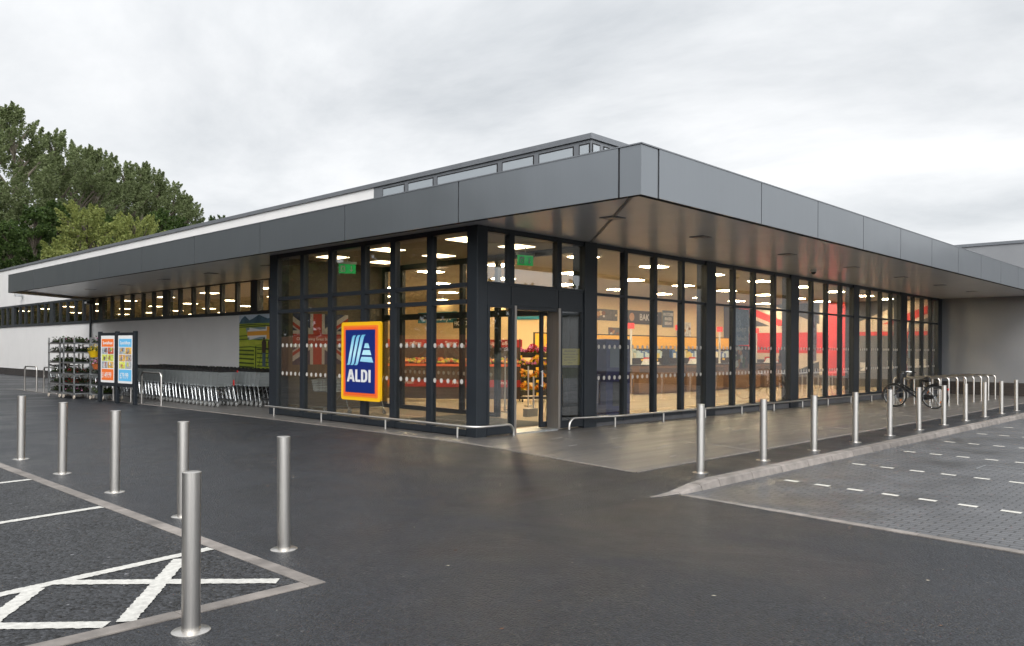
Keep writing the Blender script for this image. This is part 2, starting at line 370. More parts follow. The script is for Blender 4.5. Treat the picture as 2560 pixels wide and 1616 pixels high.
z = .0095; line((-7.92, -.42), (-8.75, -1.58), .115); line((-7.85, -1.55), (-9.0, -.46), .115)
z = .0105; line((-9.0, -.46), (-9.8, -1.56), .115)
o = mk.build('parking_marking', m_paint); o['kind'] = 'structure'

# pavement in front of the shop
padL = [(-.465, -.258), (-.13, 1.82), (.10, 3.2), (.20, 4.3), (.19, 6.2), (.13, 11.1), (.04, 14), (-.06, 18), (-.38, 26.5), (-.42, 29.5)]
pad = MB()
def padz(x, y): return -S*max(0, x)+.006
def padR(x): return -.258+.24*max(0, x)/24
xs_r = [.0, 2, 4, 6, 8, 10, 12, 14, 16, 18, 20, 22, 24, 27, 29.84]
left = []
top = []
vs = []; fs = []
edge = padL + []
# fan the slab as strips along Y for X below 6 and along X beyond
for i in range(len(padL)-1):
    (x0, y0), (x1, y1) = padL[i], padL[i+1]
    xr = 6.0
    pad.add([(x0, y0, padz(x0, y0)), (xr, y0 if i else padR(6), padz(xr, 0)), (xr, y1, padz(xr, 0)), (x1, y1, padz(x1, y1))], [(0, 1, 2, 3)])
for a, b in zip(xs_r[3:-1], xs_r[4:]):
    pad.add([(a, padR(a), padz(a, 0)), (b, padR(b), padz(b, 0)), (b, 4.6, padz(b, 0)), (a, 4.6, padz(a, 0))], [(0, 1, 2, 3)])
o = pad.build('pavement', m_pad); o['kind'] = 'structure'
ed = MB()
def strip3(path, wd, fz, h=.006):
    for (x0, y0), (x1, y1) in zip(path, path[1:]):
        a = Vector((x0, y0, 0)); b = Vector((x1, y1, 0)); d = (b-a).normalized(); n = Vector((-d.y, d.x, 0))*wd/2
        q = [a-n, b-n, b+n, a+n]
        ed.hexa([(p.x, p.y, fz(p.x, p.y)-.05) for p in q], [(p.x, p.y, fz(p.x, p.y)+h) for p in q])
strip3(padL, .05, padz, .006)
strip3([(x, padR(x)) for x in [-.465]+xs_r], .05, padz, .006)
o = ed.build('pavement_edging', m_concrete); o['kind'] = 'structure'
ed = MB()
for xb in (4.62, 9.86, 15.1, 20.3):
    strip3([(xb, 4.4), (xb-1.5, -.2)], .018, padz, .003)
random.seed(5)
for k in range(70):
    x0 = random.uniform(1.2, 16); y0 = random.uniform(.2, 3.4); strip3([(x0, y0), (x0+random.uniform(.1, .5), y0)], .008, padz, .0025)
o = ed.build('pavement_joints', mat('joint_pale', (.30, .28, .26), .7)); o['kind'] = 'structure'

# block paving bays, kerb, edging
bp = MB()
XE = lambda y: -1.06-.078*(-1.2-y)
ysb = spaced(-1.35, -20, 1.6)
for y0, y1 in zip(ysb, ysb[1:]):
    xa = [XE(y0)]+spaced(0, 60, 6); xb = [XE(y1)]+spaced(0, 60, 6)
    for i in range(len(xa)-1):
        bp.add([(xa[i], y0, pz(xa[i])), (xb[i], y1, pz(xb[i])), (xb[i+1], y1, pz(xb[i+1])), (xa[i+1], y0, pz(xa[i+1]))], [(0, 1, 2, 3)])
o = bp.build('block_paving', m_block); o['kind'] = 'structure'
kb = MB()
def kz(x): return gz(x, -1.19)+.003
x = -1.5; segs = [(-1.5, -1.06), (-1.06, -.6), (-.6, -.15)]+[(-.15+.915*i, -.15+.915*(i+1)) for i in range(34)]
for a, b in segs:
    g_ = .006
    def sec(x):
        f = sst(x, -1.5, -.95); zt = kz(x)+.004
        return [(x, -1.185, pz(x)-.1), (x, -1.20-.19*f-.03, pz(x)-.1), (x, -1.20-.16*f, zt-.012), (x, -1.20-.135*f, zt), (x, -1.185, zt)]
    A = sec(a+g_); B = sec(b-g_); n = 5
    kb.add(A+B, [(0, 1, 2, 3, 4), (9, 8, 7, 6, 5)]+[(i, n+i, n+(i+1) % n, (i+1) % n) for i in range(n)])
o = kb.build('kerb', m_concrete); o['kind'] = 'structure'
ke = MB()
y = -1.42
while y > -18:
    y2 = y-.915; q = [(XE(y)-.06, y), (XE(y2)-.06, y2+.004), (XE(y2)+.05, y2+.004), (XE(y)+.05, y)]
    ke.prism(q, -.25, -DROP+.012); y = y2
o = ke.build('paving_edging', m_concrete, bevel=.003); o['kind'] = 'structure'
ds = MB()
for k in range(9):
    for i in range(14):
        x0 = .985+2.437*k-.1*i*.447; y0 = -1.74-.447*i
        if y0 > -1.70: continue
        z = pz(x0)+.004; y1 = y0-.205
        ds.add([(x0-.05, y0, z), (x0-.07, y1, z), (x0+.035, y1, z), (x0+.05, y0, z)], [(0, 1, 2, 3)])
o = ds.build('bay_marking', mat('white_block', (.48, .465, .42), .6, var=.12, vscale=9)); o['kind'] = 'structure'
mh = MB()
for q in ([(4.33, -3.29), (4.86, -3.3)], [(4.33, -3.29), (4.2, -3.95)], [(4.2, -3.95), (4.75, -3.97)], [(4.75, -3.97), (4.86, -3.3)]):
    (x0, y0), (x1, y1) = q; d = Vector((x1-x0, y1-y0, 0)).normalized()*.012; n = (-d.y, d.x)
    z = pz(4.5)+.004; mh.add([(x0-n[0], y0-n[1], z), (x1-n[0], y1-n[1], z), (x1+n[0], y1+n[1], z), (x0+n[0], y0+n[1], z)], [(0, 1, 2, 3)])
o = mh.build('manhole_cover', m_steel2); tag(o, 'recessed square manhole cover frame in the block paving', 'manhole cover')
# fallen leaves and litter specks
lf = MB()
random.seed(11)
for k in range(230):
    if k < 90: x = random.uniform(-6.2, 2); y = random.uniform(-5.5, 5); z = gz(x, y)+.004
    elif k < 200: x = random.uniform(-.8, 14); y = -1.43-abs(random.gauss(0, .12)); z = pz(x)+.004
    else: x = random.uniform(-.8, 12); y = random.uniform(-6, -1.6); z = pz(x)+.004
    if x > -1.2 and y < -1 and k < 90: continue
    if -.5 < x and y > -.3 and k < 90: z = padz(x, y)+.006
    s = random.uniform(.008, .022); a = random.uniform(0, 6.3); c, sn = math.cos(a)*s, math.sin(a)*s
    lf.use(mat('leaf_pale', (.5, .45, .36), .7) if random.random() < .55 else mat('leaf_brown', (.16, .07, .025), .7))
    lf.add([(x-c, y-sn, z), (x+sn*.5, y-c*.5, z+.003), (x+c, y+sn, z+.002), (x-sn*.5, y+c*.5, z+.003)], [(0, 1, 2, 3)])
o = lf.build('leaf_litter'); tag(o, 'small fallen leaves and specks scattered along kerb and asphalt', 'leaf litter', kind='stuff')

# ------------------------------------------------------------------ building
B = thing('supermarket_building', 'modern single storey shop with dark grey canopy, glazed corner and white walls', 'building')
YB = 60.0; XB = 29.85; WX = 4.4; FY = 4.39; LX = .92; LY = 12.09; SOF = 4.08; TOP = 6.515; CB = 6.385
HEAD = 4.03
# white walls
wl = MB()
wl.box(WX, WX+.25, LY, YB, .38, 2.88)                    # below the strip window
wl.box(WX, WX+.25, 35.2, YB, 4.16, 4.72)                 # above it, beyond the canopy
wl.box(WX, WX+.25, 12.42, YB, 4.72, CB)                # above the canopy
wl.build('white_wall', m_white, B)
pl = MB(); pl.box(WX+.02, WX+.25, LY, YB, -.3, .38); pl.build('brick_plinth', m_brick, B)
co = MB(); co.box(WX-.05, WX+.35, FY-.05, YB, CB, TOP); co.box(WX+.35, XB-.06, FY-.05, FY+.3, CB, TOP); co.build('parapet_coping', m_coping, B, bevel=.006)
gw = MB(); gw.box(XB, XB+.3, -16, FY+.35, .38, 6.33); gw.box(XB+.3, XB+14, -16, -15.7, .38, 6.33)
gw.build('grey_wall', m_grey, B)
pl = MB(); pl.box(XB-.006, XB+.3, -16, FY, -.45, .38); pl.build('brick_plinth', m_brick, B)
co = MB(); co.box(XB-.05, XB+.4, -16.05, FY+.3, 6.33, 6.46); co.build('parapet_coping', m_coping, B, bevel=.006)
rf = MB(); rf.box(WX+.26, XB+14, FY+.31, YB, 6.0, 6.1); rf.box(XB+.31, XB+14, -15.6, FY+.3, 6.0, 6.1); rf.build('roof', mat('roof_felt', (.2, .2, .2), .8), B)
bw = MB(); bw.box(XB+.0, XB+.3, FY+.36, YB-.3, -.3, 6.0); bw.box(WX+.25, XB+.3, YB-.3, YB, -.3, 6.0); bw.build('rear_wall', m_grey, B)
# clerestory lantern above the corner
cl = MB()
cl.box(WX-.004, WX+.2, FY, 12.42, 4.72, CB)
cl.box(WX+.2, XB-.02, FY, FY+.2, 4.72, CB)
cl.build('clerestory_frame', m_coping, B)
fr = MB()
ycl = [(12.13, 11.99), (10.97, 10.85), (9.75, 9.61), (7.31, 7.18), (6.10, 5.96), (4.87, 4.75)]
edges = [12.06, 10.91, 9.68, 7.245, 6.03, 4.81]
for i, (a, b) in enumerate(zip(edges, edges[1:]+[FY+.0])):
    y1, y0 = a-.075, (b+.075 if b > FY+.1 else FY+.03)
    wq = MB(); wq.box(WX-.010, WX-.004, y0, y1, 4.73, 6.31)
    f = wq.build('clerestory_window', m_fascia_gap, B); p = MB(); p.box(WX-.016, WX-.0102, y0+.03, y1-.03 if b > FY+.1 else y1-.03, 4.73, 6.275); p.build('pane', m_frost, f)
for x0, x1 in ((WX+.03, 4.72), (4.84, 6.0), (6.15, 7.4)):
    wq = MB(); wq.box(x0, x1, FY-.008, FY-.002, 4.73, 6.31); f = wq.build('clerestory_window', m_fascia_gap, B); p = MB(); p.box(x0+.03, x1-.03, FY-.014, FY-.0082, 4.73, 6.275); p.build('pane', m_frost, f)

# canopy
FT, FB = 4.689, 3.957
sf = MB()
sf.prism([(.03, .03), (XB, .03), (XB, FY+.3), (WX+.02, FY+.3), (WX+.02, 35.3), (.03, 32.05)], SOF, SOF+.06)
m_soffit = mat('soffit_metal', (.86, .88, .90), .27, .25, .5, var=.04, vscale=1.2)
N_, L_, b_ = mix_nodes(m_soffit)
tcn = N_.new('ShaderNodeTexCoord'); sp_ = N_.new('ShaderNodeSeparateXYZ'); L_.new(tcn.outputs['Object'], sp_.inputs[0])
# plank joints run parallel to whichever front is nearer, mitred at the corner
def mm(op, a, b=None):
    n = N_.new('ShaderNodeMath'); n.operation = op
    for i, q in enumerate((a, b)):
        if q is None: continue
        if isinstance(q, (int, float)): n.inputs[i].default_value = q
        else: L_.new(q, n.inputs[i])
    return n.outputs[0]
co_ = mm('MINIMUM', sp_.outputs[0], sp_.outputs[1])
fr_ = mm('FRACT', mm('DIVIDE', co_, .15)); pk = mm('LESS_THAN', mm('ABSOLUTE', mm('SUBTRACT', fr_, .5)), .44)
wv = N_.new('ShaderNodeTexNoise'); wv.inputs['Scale'].default_value = .9; L_.new(tcn.outputs['Object'], wv.inputs[0])
hh = mm('ADD', mm('MULTIPLY', pk, .35), mm('MULTIPLY', wv.outputs[0], .15))
bpn = N_.new('ShaderNodeBump'); bpn.inputs['Strength'].default_value = .22; bpn.inputs['Distance'].default_value = .006; L_.new(hh, bpn.inputs['Height']); L_.new(bpn.outputs[0], b_.inputs['Normal'])
C = sf.build('canopy', m_soffit, B)
rfm = MB(); rfm.prism([(.06, .06), (XB, .06), (XB, FY), (WX, FY), (WX, 35.2), (.06, 32.0)], SOF+.061, FT-.04); rfm.build('canopy_deck', m_fascia_gap, C)
lip = MB(); lip.box(.008, .05, .05, 32.05, FB+.002, FT-.02); lip.box(.05, XB-.01, .008, .05, FB+.002, FT-.02); lip.box(.05, .11, .11, 32.0, FB, SOF-.001); lip.box(.05, XB-.01, .05, .11, FB, SOF-.001)
lip.build('fascia_backing', m_fascia_gap, C)
hip = MB(); hip.slab([(.12, .16, SOF-.012), (.16, .12, SOF-.012), (4.42, 4.38, SOF-.012), (4.38, 4.42, SOF-.012)], (0, 0, .011)); hip.build('mitre_trim', m_coping, C)
jl = [0]+[.393+3.518*i for i in range(9)]+[31.97]
for a, b in zip(jl, jl[1:]):
    p = MB(); p.box(-.012 if a else -.0, .007, a+.013 if a else -.0, b-.013, FB, FT); p.build('fascia_panel', m_fascia, C)
jr = [0, .44, 3.703]+[3.703+2.4155*i for i in range(1, 11)]+[XB-.005]
for a, b in zip(jr, jr[1:]):
    p = MB(); p.box(a+.012 if a else .0075, b-.012, -.012 if a else .0, .007, FB, FT); p.build('fascia_panel', m_fascia, C)
ce = MB(); ce.slab([(0, 31.99, FB), (WX, 35.25, FB), (WX, 35.25, FT), (0, 31.99, FT)], (0, .05, 0)); ce.build('end_panel', m_fascia, C)
ct = MB(); ct.box(-.02, .14, -.02, 32.0, FT+.001, FT+.02); ct.box(.14, XB-.01, -.02, .14, FT+.001, FT+.02); ct.build('fascia_capping', m_coping, C)
for x, y in [(2.0, 2.0)]+[(5.2+4.1*i, 2.1) for i in range(6)]+[(2.2, 14.5+3.6*i) for i in range(5)]:
    l = MB(); l.box(x-.17, x+.17, y-.17, y+.17, SOF-.012, SOF-.001); f = l.build('soffit_light', m_coping, C)
    l = MB(); l.box(x-.11, x+.11, y-.11, y+.11, SOF-.016, SOF-.0122); l.build('diffuser', mat('lamp_off', (.30, .29, .27), .3), f)

# glazed fronts ---------------------------------------------------------------
DP = .11   # mullion depth
class Fr:
    """glazing on a vertical plane: axis 'x' -> plane y=c facing -y ; axis 'y' -> plane x=c facing -x"""
    def __init__(s, ax, c): s.ax = ax; s.c = c
    def bar(s, mb, a0, a1, z0, z1, d0, d1):
        if s.ax == 'x': mb.box(a0, a1, s.c+d0, s.c+d1, z0, z1)
        else: mb.box(s.c+d0, s.c+d1, a0, a1, z0, z1)
    def dots(s, mb, a0, a1, z, r=.045, st=.2):
        a = a0+.10
        while a < a1-.03:
            pts = []
            for k in range(12):
                t = 2*math.pi*k/12; p = a+r*math.cos(t); q = z+r*1.08*math.sin(t)
                pts.append((p, s.c+.028, q) if s.ax == 'x' else (s.c+.028, p, q))
            mb.slab(pts, (0, .002, 0) if s.ax == 'x' else (.002, 0, 0)); a += st
m_dot = mat('frosted_dot', (.46, .435, .40), .6)
def glaze_bay(fr, a0, a1, mulls, zb, zt, trans, mw=.085, name='window', dots=(1.06, 1.765), lip=.055, tw=.05):
    """one bay: frame with its mullions, panes and dots"""
    fb = MB()
    edges = [a0]+mulls+[a1]
    if not mulls:
        for q in (a0+.03, a1-.03): fr.bar(fb, q-.03, q+.03, zb+lip, zt-.055, -.02, DP-.005)
    for q in mulls: fr.bar(fb, q-mw/2, q+mw/2, zb, zt, -.03, DP)
    fr.bar(fb, a0, a1, zt-.055, zt, -.02, DP-.005); fr.bar(fb, a0, a1, zb, zb+lip, -.02, DP-.005)
    for z in trans:
        for e0, e1 in zip(edges, edges[1:]):
            fr.bar(fb, e0+(mw/2 if e0 in mulls else 0), e1-(mw/2 if e1 in mulls else 0), z-tw/2, z+tw/2, -.022, DP-.01)
    f = fb.build(name, m_frame, B)
    g = MB(); zs = [zb+lip]+list(trans)+[zt-.055]
    for e0, e1 in zip(edges, edges[1:]):
        for i in range(len(zs)-1):
            z0 = zs[i]+(tw/2 if i else 0); z1 = zs[i+1]-(tw/2 if i < len(zs)-2 else 0)
            fr.bar(g, e0+(mw/2 if e0 in mulls else 0), e1-(mw/2 if e1 in mulls else 0), z0, z1, .03, .042)
    g.build('pane', m_glass, f)
    if dots:
        d = MB()
        for e0, e1 in zip(edges, edges[1:]):
            for z in dots: fr.dots(d, e0+mw/2, e1-mw/2, z)
        d.build('dot_pattern', m_dot, f)
    return f
def column(fr, a0, a1, z0, z1, d0=-.06, d1=.16):
    c = MB(); fr.bar(c, a0, a1, z0, z1, d0, d1); return c.build('column', m_frame, B, bevel=.006)
# lobby side (plane x = LX)
fl = Fr('y', LX)
c = MB(); c.box(LX-.01, LX+.27, FY-.01, FY+.28, -.05, SOF-.001); c.build('column', m_frame, B, bevel=.008)
column(fl, 11.70, LY, -.05, SOF-.001, -.03, .3)
MWL = .17
for a0, a1, mm_ in ((FY+.28, 6.97, [5.77]), (6.97, 9.34, [8.04]), (9.34, 11.70, [10.55])):
    glaze_bay(fl, a0+(.0 if a0 < 5 else .085), a1-(.085 if a1 < 11 else 0), mm_, .02, HEAD, (2.62, 2.945), mw=.15, lip=.12, tw=.085)
for q in (6.97, 9.34):
    mb = MB(); fl.bar(mb, q-.085, q+.085, .02, HEAD, -.03, DP); mb.build('mullion', m_frame, B)
mb = MB(); mb.box(LX-.02, LX+.2, FY+.28, 11.70, HEAD+.001, SOF-.001); mb.build('head_beam', m_frame, B)
mb = MB(); mb.box(LX+.02, LX+.2, FY+.28, 11.70, -.06, .019); mb.build('glazing_plinth', m_frame, B)
# entrance front (plane y = FY)
ff = Fr('x', FY)
column(ff, 4.147, 4.588, -.06, SOF-.001, -.05, .3)
for a_, b_2 in ((1.19, 4.147), (4.588, XB)):
    mb = MB(); ff.bar(mb, a_, b_2, HEAD, SOF-.001, -.015, .2); mb.build('head_beam', m_frame, B)
glaze_bay(ff, 1.19, 4.147, [1.847, 3.304], 2.96, HEAD-.002, (), mw=.15, name='transom_window', dots=None)
mb = MB()
for a0, a1 in ((1.19, 1.838), (1.856, 3.295), (3.313, 4.147)): ff.bar(mb, a0, a1, 2.575, 2.958, -.01, .12)
mb.build('door_header', m_frame, B)
glaze_bay(ff, 1.19, 1.94, [], .02, 2.574, (), name='side_window', dots=None, lip=.16)
glaze_bay(ff, 3.36, 4.147, [], .02, 2.574, (), name='side_window', dots=None, lip=.16)
# entrance passage with steel jambs and the half open sliding leaf
for x0, x1, dy in ((1.94, 2.0, .08), (3.29, 3.36, .29)):
    mb = MB(); mb.box(x0, x1, FY-.03, FY+dy, 0, 2.574); mb.build('door_jamb', m_jamb, B)
mb = MB(); mb.box(2.0, 3.29, FY+.01, FY+.29, 2.50, 2.574); mb.build('door_operator', m_frame, B)
dr = MB(); y0 = FY+.32
dr.box(3.11, 3.20, y0, y0+.05, .03, 2.5); dr.box(4.0, 4.07, y0, y0+.05, .03, 2.5); dr.box(3.2, 4.0, y0, y0+.05, .03, .15); dr.box(3.2, 4.0, y0, y0+.05, 2.42, 2.5)
D = dr.build('sliding_door', m_frame, B)
p = MB(); p.box(3.2, 4.0, y0+.02, y0+.03, .15, 2.42); p.build('pane', m_glass_in, D)
p = MB(); p.tube([(3.13, y0-.035, .9), (3.13, y0-.035, 1.25)], .014, 8); p.box(3.12, 3.14, y0-.03, y0, .92, .94); p.box(3.12, 3.14, y0-.03, y0, 1.21, 1.23); p.build('handle', m_whitep, D)
th_ = MB(); th_.box(2.0, 3.29, FY-.02, FY+.6, -.05, .018); th_.build('threshold', m_steel2, B)
# notice on the side glass
no_ = MB(); no_.box(3.42, 4.11, FY+.044, FY+.046, 1.36, 1.72); no_ = no_.build('door_notice', mat('notice_yellow', (.34, .28, .05), .6), B)
for i, (t, s_) in enumerate((('PRIVATE NOTICE', .05), ('This car park is for customers only', .036), ('while shopping in store', .036), ('Max stay 1 hour 30 minutes', .036), ('Thank you', .036))):
    text_mesh('lettering', t, s_, m_black, no_, (3.765, FY+.043, 1.66-.062*i), ROT_mY, 0, .0004)
# long front
cols = [(9.31, 9.80), (14.41, 14.98), (19.5, 20.02), (24.43, 25.16), (29.3, 29.84)]
for a, b in cols: column(ff, a, b, -.2, SOF-.001, -.055, .25)
bays = [(4.588, 9.31, [5.706, 6.943, 8.197]), (9.80, 14.41, [10.873, 12.07, 13.375]), (14.98, 19.5, [16.06, 17.246, 18.458]), (20.02, 24.43, [21.13, 22.326, 23.478]), (25.16, 29.3, [26.115, 27.28, 28.458])]
for a, b, ms in bays: glaze_bay(ff, a, b, ms, .06, HEAD-.001, (2.945,), mw=.13, lip=.11, tw=.055)
pl = MB(); pl.box(4.588, XB-.01, FY+.0, FY+.2, -.3, .058); pl.build('glazing_plinth', mat('plinth_grey', (.09, .09, .095), .5, var=.2), B)
# strip window along the trolley side (plane x = WX)
fs_ = Fr('y', WX)
sb = [(12.3, 19.12, [13.5, 14.7, 15.9, 17.1, 18.28]), (19.60, 26.52, [20.67, 21.845, 23.06, 24.247, 25.445]), (27.01, 33.86, [28.037, 29.147, 30.366, 31.564, 32.757]),
      (34.38, 41.12, [35.22, 36.52, 37.7, 38.91, 40.05]), (41.67, 48.31, [42.585, 43.78, 44.94, 46.15, 47.265]), (48.87, 55.5, [49.85, 50.98, 52.1, 53.2, 54.3])]
for a, b, ms in sb: glaze_bay(fs_, a, b, ms, 2.93, 4.10, (), mw=.15, name='strip_window', dots=None, lip=.07)
prev = LY
for a, b in [(s_[0], s_[1]) for s_ in sb]+[(YB, YB)]:
    mb = MB(); fs_.bar(mb, prev, a, 2.93, 4.10, -.03, .2); prev = b; mb.build('strip_mullion', m_frame, B)
mb = MB(); fs_.bar(mb, LY, YB, 2.875, 2.929, -.05, .2); fs_.bar(mb, LY, YB, 4.101, 4.159, -.03, .2); mb.build('window_sill', m_frame, B)
dpx = MB(); dpx.tube([(WX-.10, 35.2, 4.07), (WX-.10, 35.2, .05)], .055, 10); dpx.box(WX-.2, WX-.02, 35.0, 35.4, 3.75, 4.0); dpx.build('downpipe', m_frame, B, smooth=True)
# lobby end wall and inner lining
wl = MB(); wl.box(LX+.3, WX+.25, LY-.02, LY+.15, -.05, SOF-.001); wl.build('lobby_end_wall', mat('lobby_wall', (.10, .085, .065), .7), B)
# interior shell
fl_ = MB(); fl_.box(LX+.12, WX+.2, FY+.12, LY, -.06, .012); fl_.box(WX+.2, XB-.01, FY+.21, YB-.3, -.25, .012); fl_.build('shop_floor', m_floor, B)
mt_ = MB(); mt_.box(1.4, 4.2, 5.2, 8.5, .0125, .02); mt_.build('entrance_mat', mat('mat_grey', (.055, .055, .055), .9, bump=.5, bscale=90), B)
cl_ = MB(); cl_.box(LX+.12, WX+.2, FY+.2, LY-.03, 4.045, 4.075); cl_.box(WX+.2, XB-.01, FY+.21, YB-.31, 4.075, 4.12); cl_.build('ceiling', m_ceil, B)
k = 0
for x in (2.0, 3.6):
    for y in (5.9, 8.6, 10.9):
        l = MB(); l.box(x-.3, x+.3, y-.3, y+.3, 4.03, 4.044); l.build('ceiling_light', m_lamp_lobby, B)
for x in (6.4, 9.6, 12.8, 16.0, 19.2, 22.4, 25.6, 28.4):
    for y in [6.2, 9.2, 12.2, 15.4, 18.6, 22.5, 27, 31.5, 36, 40.5, 45, 49.5, 54]:
        if y > 20 and x > 20: continue
        l = MB(); l.box(x-.3, x+.3, y-.28, y+.28, 4.06, 4.074); l.build('ceiling_light', m_lamp if y < 20 else m_lamp_far, B)
# inner lobby screen at x = WX, opening to the shop
fi = Fr('y', WX+.05)
mb = MB()
for q in (7.4, 8.7, 10.0, 11.2, 12.0): fi.bar(mb, q-.06, q+.06, .0, 4.05, 0, .12)
for z0, z1 in ((2.5, 2.66), (3.9, 4.05)): fi.bar(mb, FY+.2, LY, z0, z1, .002, .118)
fi.bar(mb, 7.46, LY, .0, .12, .002, .118)
isn = mb.build('lobby_screen', m_frame, B)
mb = MB(); mb.box(WX+.05, WX+.12, FY+.22, 5.72, .013, 2.6); mb.build('screen_panel', m_frame, B)
g = MB(); fi.bar(g, 7.46, 11.14, .12, 2.5, .05, .06); fi.bar(g, 7.46, 11.14, 2.66, 3.9, .05, .06); g.build('pane', m_glass_in, isn)
d = MB(); fi.c -= .0
for z in (1.06, 1.765): fi.dots(d, 7.5, 11.1, z)
d.build('dot_pattern', m_dot, isn)

# ------------------------------------------------------------------ brand sign hung on the lobby glazing
sx = LX-.11
SG = thing('shop_sign', 'tall blue sign with orange and yellow borders and white capitals, on the lobby glass', 'sign', (sx, 8.0, 1.415))
def rrect(w_, h_, r, n=5):
    pts = []
    for cx_, cy_, a0 in ((w_/2-r, h_/2-r, 0), (-w_/2+r, h_/2-r, 90), (-w_/2+r, -h_/2+r, 180), (w_/2-r, -h_/2+r, 270)):
        for k in range(n+1):
            a = R(a0+90*k/n); pts.append((cx_+r*math.cos(a), cy_+r*math.sin(a)))
    return pts
def plate(name, pts, x0, x1, mt, par):
    """pts in (right, up) as seen from the -X side; right is -Y"""
    p = MB(); p.slab([(x0, -a, b) for a, b in pts], (x1-x0, 0, 0)); return p.build(name, mt, par)
m_syel = mat('sign_yellow', (.86, .47, .01), .3); m_sor = mat('sign_orange', (.83, .12, .025), .3); m_sblue = mat('sign_blue', (.006, .022, .16), .28)
m_sor2 = mat('sign_orange_light', (.86, .20, .03), .3)
SW, SH = 1.47, 1.74
plate('sign_case', rrect(SW, SH, .06), .0, .045, m_syel, SG)
plate('orange_border', rrect(SW-.172, SH-.155, .03), -.006, -.0005, m_sor2, SG); plate('inner_border', rrect(SW-.262, SH-.242, .03), -.0105, -.0065, m_sor, SG)
plate('blue_panel', rrect(SW-.37, SH-.345, .004), -.015, -.011, m_sblue, SG)
Mg = bpy.data.materials.new('sign_light_blue'); Mg.use_nodes = True; MATS['sign_light_blue'] = Mg
N_, L_, b_ = mix_nodes(Mg); tcn = N_.new('ShaderNodeTexCoord'); sp_ = N_.new('ShaderNodeSeparateXYZ'); L_.new(tcn.outputs['Object'], sp_.inputs[0])
rpn = N_.new('ShaderNodeValToRGB'); mrn = N_.new('ShaderNodeMapRange'); mrn.inputs[1].default_value = -.12; mrn.inputs[2].default_value = .56; L_.new(sp_.outputs[2], mrn.inputs[0]); L_.new(mrn.outputs[0], rpn.inputs[0]); L_.new(rpn.outputs[0], b_.inputs['Base Color'])
ee = rpn.color_ramp.elements; ee[0].color = (.16, .50, .72, 1); ee[1].color = (.16, .50, .72, 1); q = ee.new(.45); q.color = (.50, .82, .90, 1); b_.inputs['Roughness'].default_value = .3
# emblem: three leaning stripes and four bars
def px(zx, zy):  # from the enlarged photograph of the sign to sign coordinates
    return ((zx-709)/272*SW, -((zy-972-(zx-709)*.05)/560)*SH)
stripes = [[(655, 800), (664, 786), (682, 786), (672, 802), (640, 990), (634, 997), (616, 994), (624, 985)],
           [(684, 801), (694, 786), (713, 785), (703, 802), (667, 990), (661, 998), (643, 997), (651, 987)],
           [(714, 801), (724, 785), (748, 784), (737, 800), (696, 990), (689, 999), (670, 999), (679, 988)]]
bars = [[(744, 846), (766, 848), (774, 880), (736, 880)], [(733, 893), (776, 893), (782, 931), (790, 939), (724, 931)], [(720, 943), (786, 945), (796, 982), (800, 985), (712, 975)]]
bars = [[(745, 846), (766, 847), (775, 882), (737, 879)], [(733, 893), (777, 895), (787, 931), (723, 927)], [(720, 941), (789, 945), (800, 984), (710, 974)]]
em = MB()
for q in stripes+bars: em.slab([(-.019, -px(*p)[0], px(*p)[1]) for p in q], (.0035, 0, 0))
em.build('emblem', Mg, SG)
# capital letters A L D I drawn as outlines
let = {'A': [[(0, 0), (.19, 0), (.255, .22), (.515, .22), (.58, 0), (.78, 0), (.52, 1), (.26, 1)], [(.30, .40), (.47, .40), (.385, .76)]],
       'L': [[(0, 1), (0, .12), (.10, 0), (.52, 0), (.52, .19), (.20, .19), (.20, 1)]],
       'I': [[(0, 0), (.2, 0), (.2, 1), (0, 1)]]}
lw = MB(); LH = .275; x0 = -.485; zb_ = -.46; LWID = .37
def lett(poly, x0): lw.slab([(-.0195, -(x0+a*LWID), zb_+b*LH) for a, b in poly], (.004, 0, 0))
for p in ([(0, 0), (.20, 0), (.53, 1), (.27, 1)], [(.60, 0), (.80, 0), (.53, 1), (.40, .74)], [(.24, .20), (.58, .20), (.53, .38), (.27, .38)]): lett(p, x0)
lett([(0, 1), (0, .12), (.09, 0), (.50, 0), (.50, .19), (.20, .19), (.20, 1)], x0+.86*LWID)
xd = x0+1.45*LWID
lett([(0, 0), (.2, 0), (.2, 1), (0, 1)], xd); lett([(.2005, 0), (.36, 0), (.52, .08), (.62, .26), (.62, .74), (.52, .92), (.36, 1), (.2005, 1), (.2005, .82), (.33, .82), (.41, .70), (.41, .30), (.33, .18), (.2005, .18)], xd)
lett([(0, 0), (.2, 0), (.2, 1), (0, 1)], xd+.74*LWID)
lw.build('lettering', m_whitep, SG)

# ------------------------------------------------------------------ stainless bollards
def bollard_proto():
    t = thing('bollard', 'x', 'bollard')
    p = MB(); p.cyl((0, 0, .012), (0, 0, .95), .054, 28); p.build('post', m_steel, t, smooth=True)
    p = MB(); p.tube([(0, 0, .9502), (0, 0, .956), (0, 0, .9575)], .055, 28, rs=[.0555, .0555, .052]); p.build('cap', m_steel, t, smooth=True)
    p = MB(); p.tube([(0, 0, .0), (0, 0, .008), (0, 0, .0118)], .1, 32, rs=[.112, .112, .105]); p.build('base_plate', m_steel, t, smooth=True)
    return t
BP = bollard_proto()
bl = [((-7.53, -2.0), 'nearest steel bollard, standing on the asphalt outside the short concrete edging by the hatched bay'),
      ((-6.115, -.64), 'steel bollard beside the pointed corner of the concrete edging'),
      ((-6.143, 1.25), 'steel bollard half hidden behind the nearest bollard'),
      ((-6.112, 3.14), 'steel bollard between the half hidden one and the two farther ones along the edging'),
      ((-6.087, 5.07), 'steel bollard second from the far end of the row along the car park edging'),
      ((-6.071, 6.99), 'steel bollard at the far end of the row along the car park edging')]
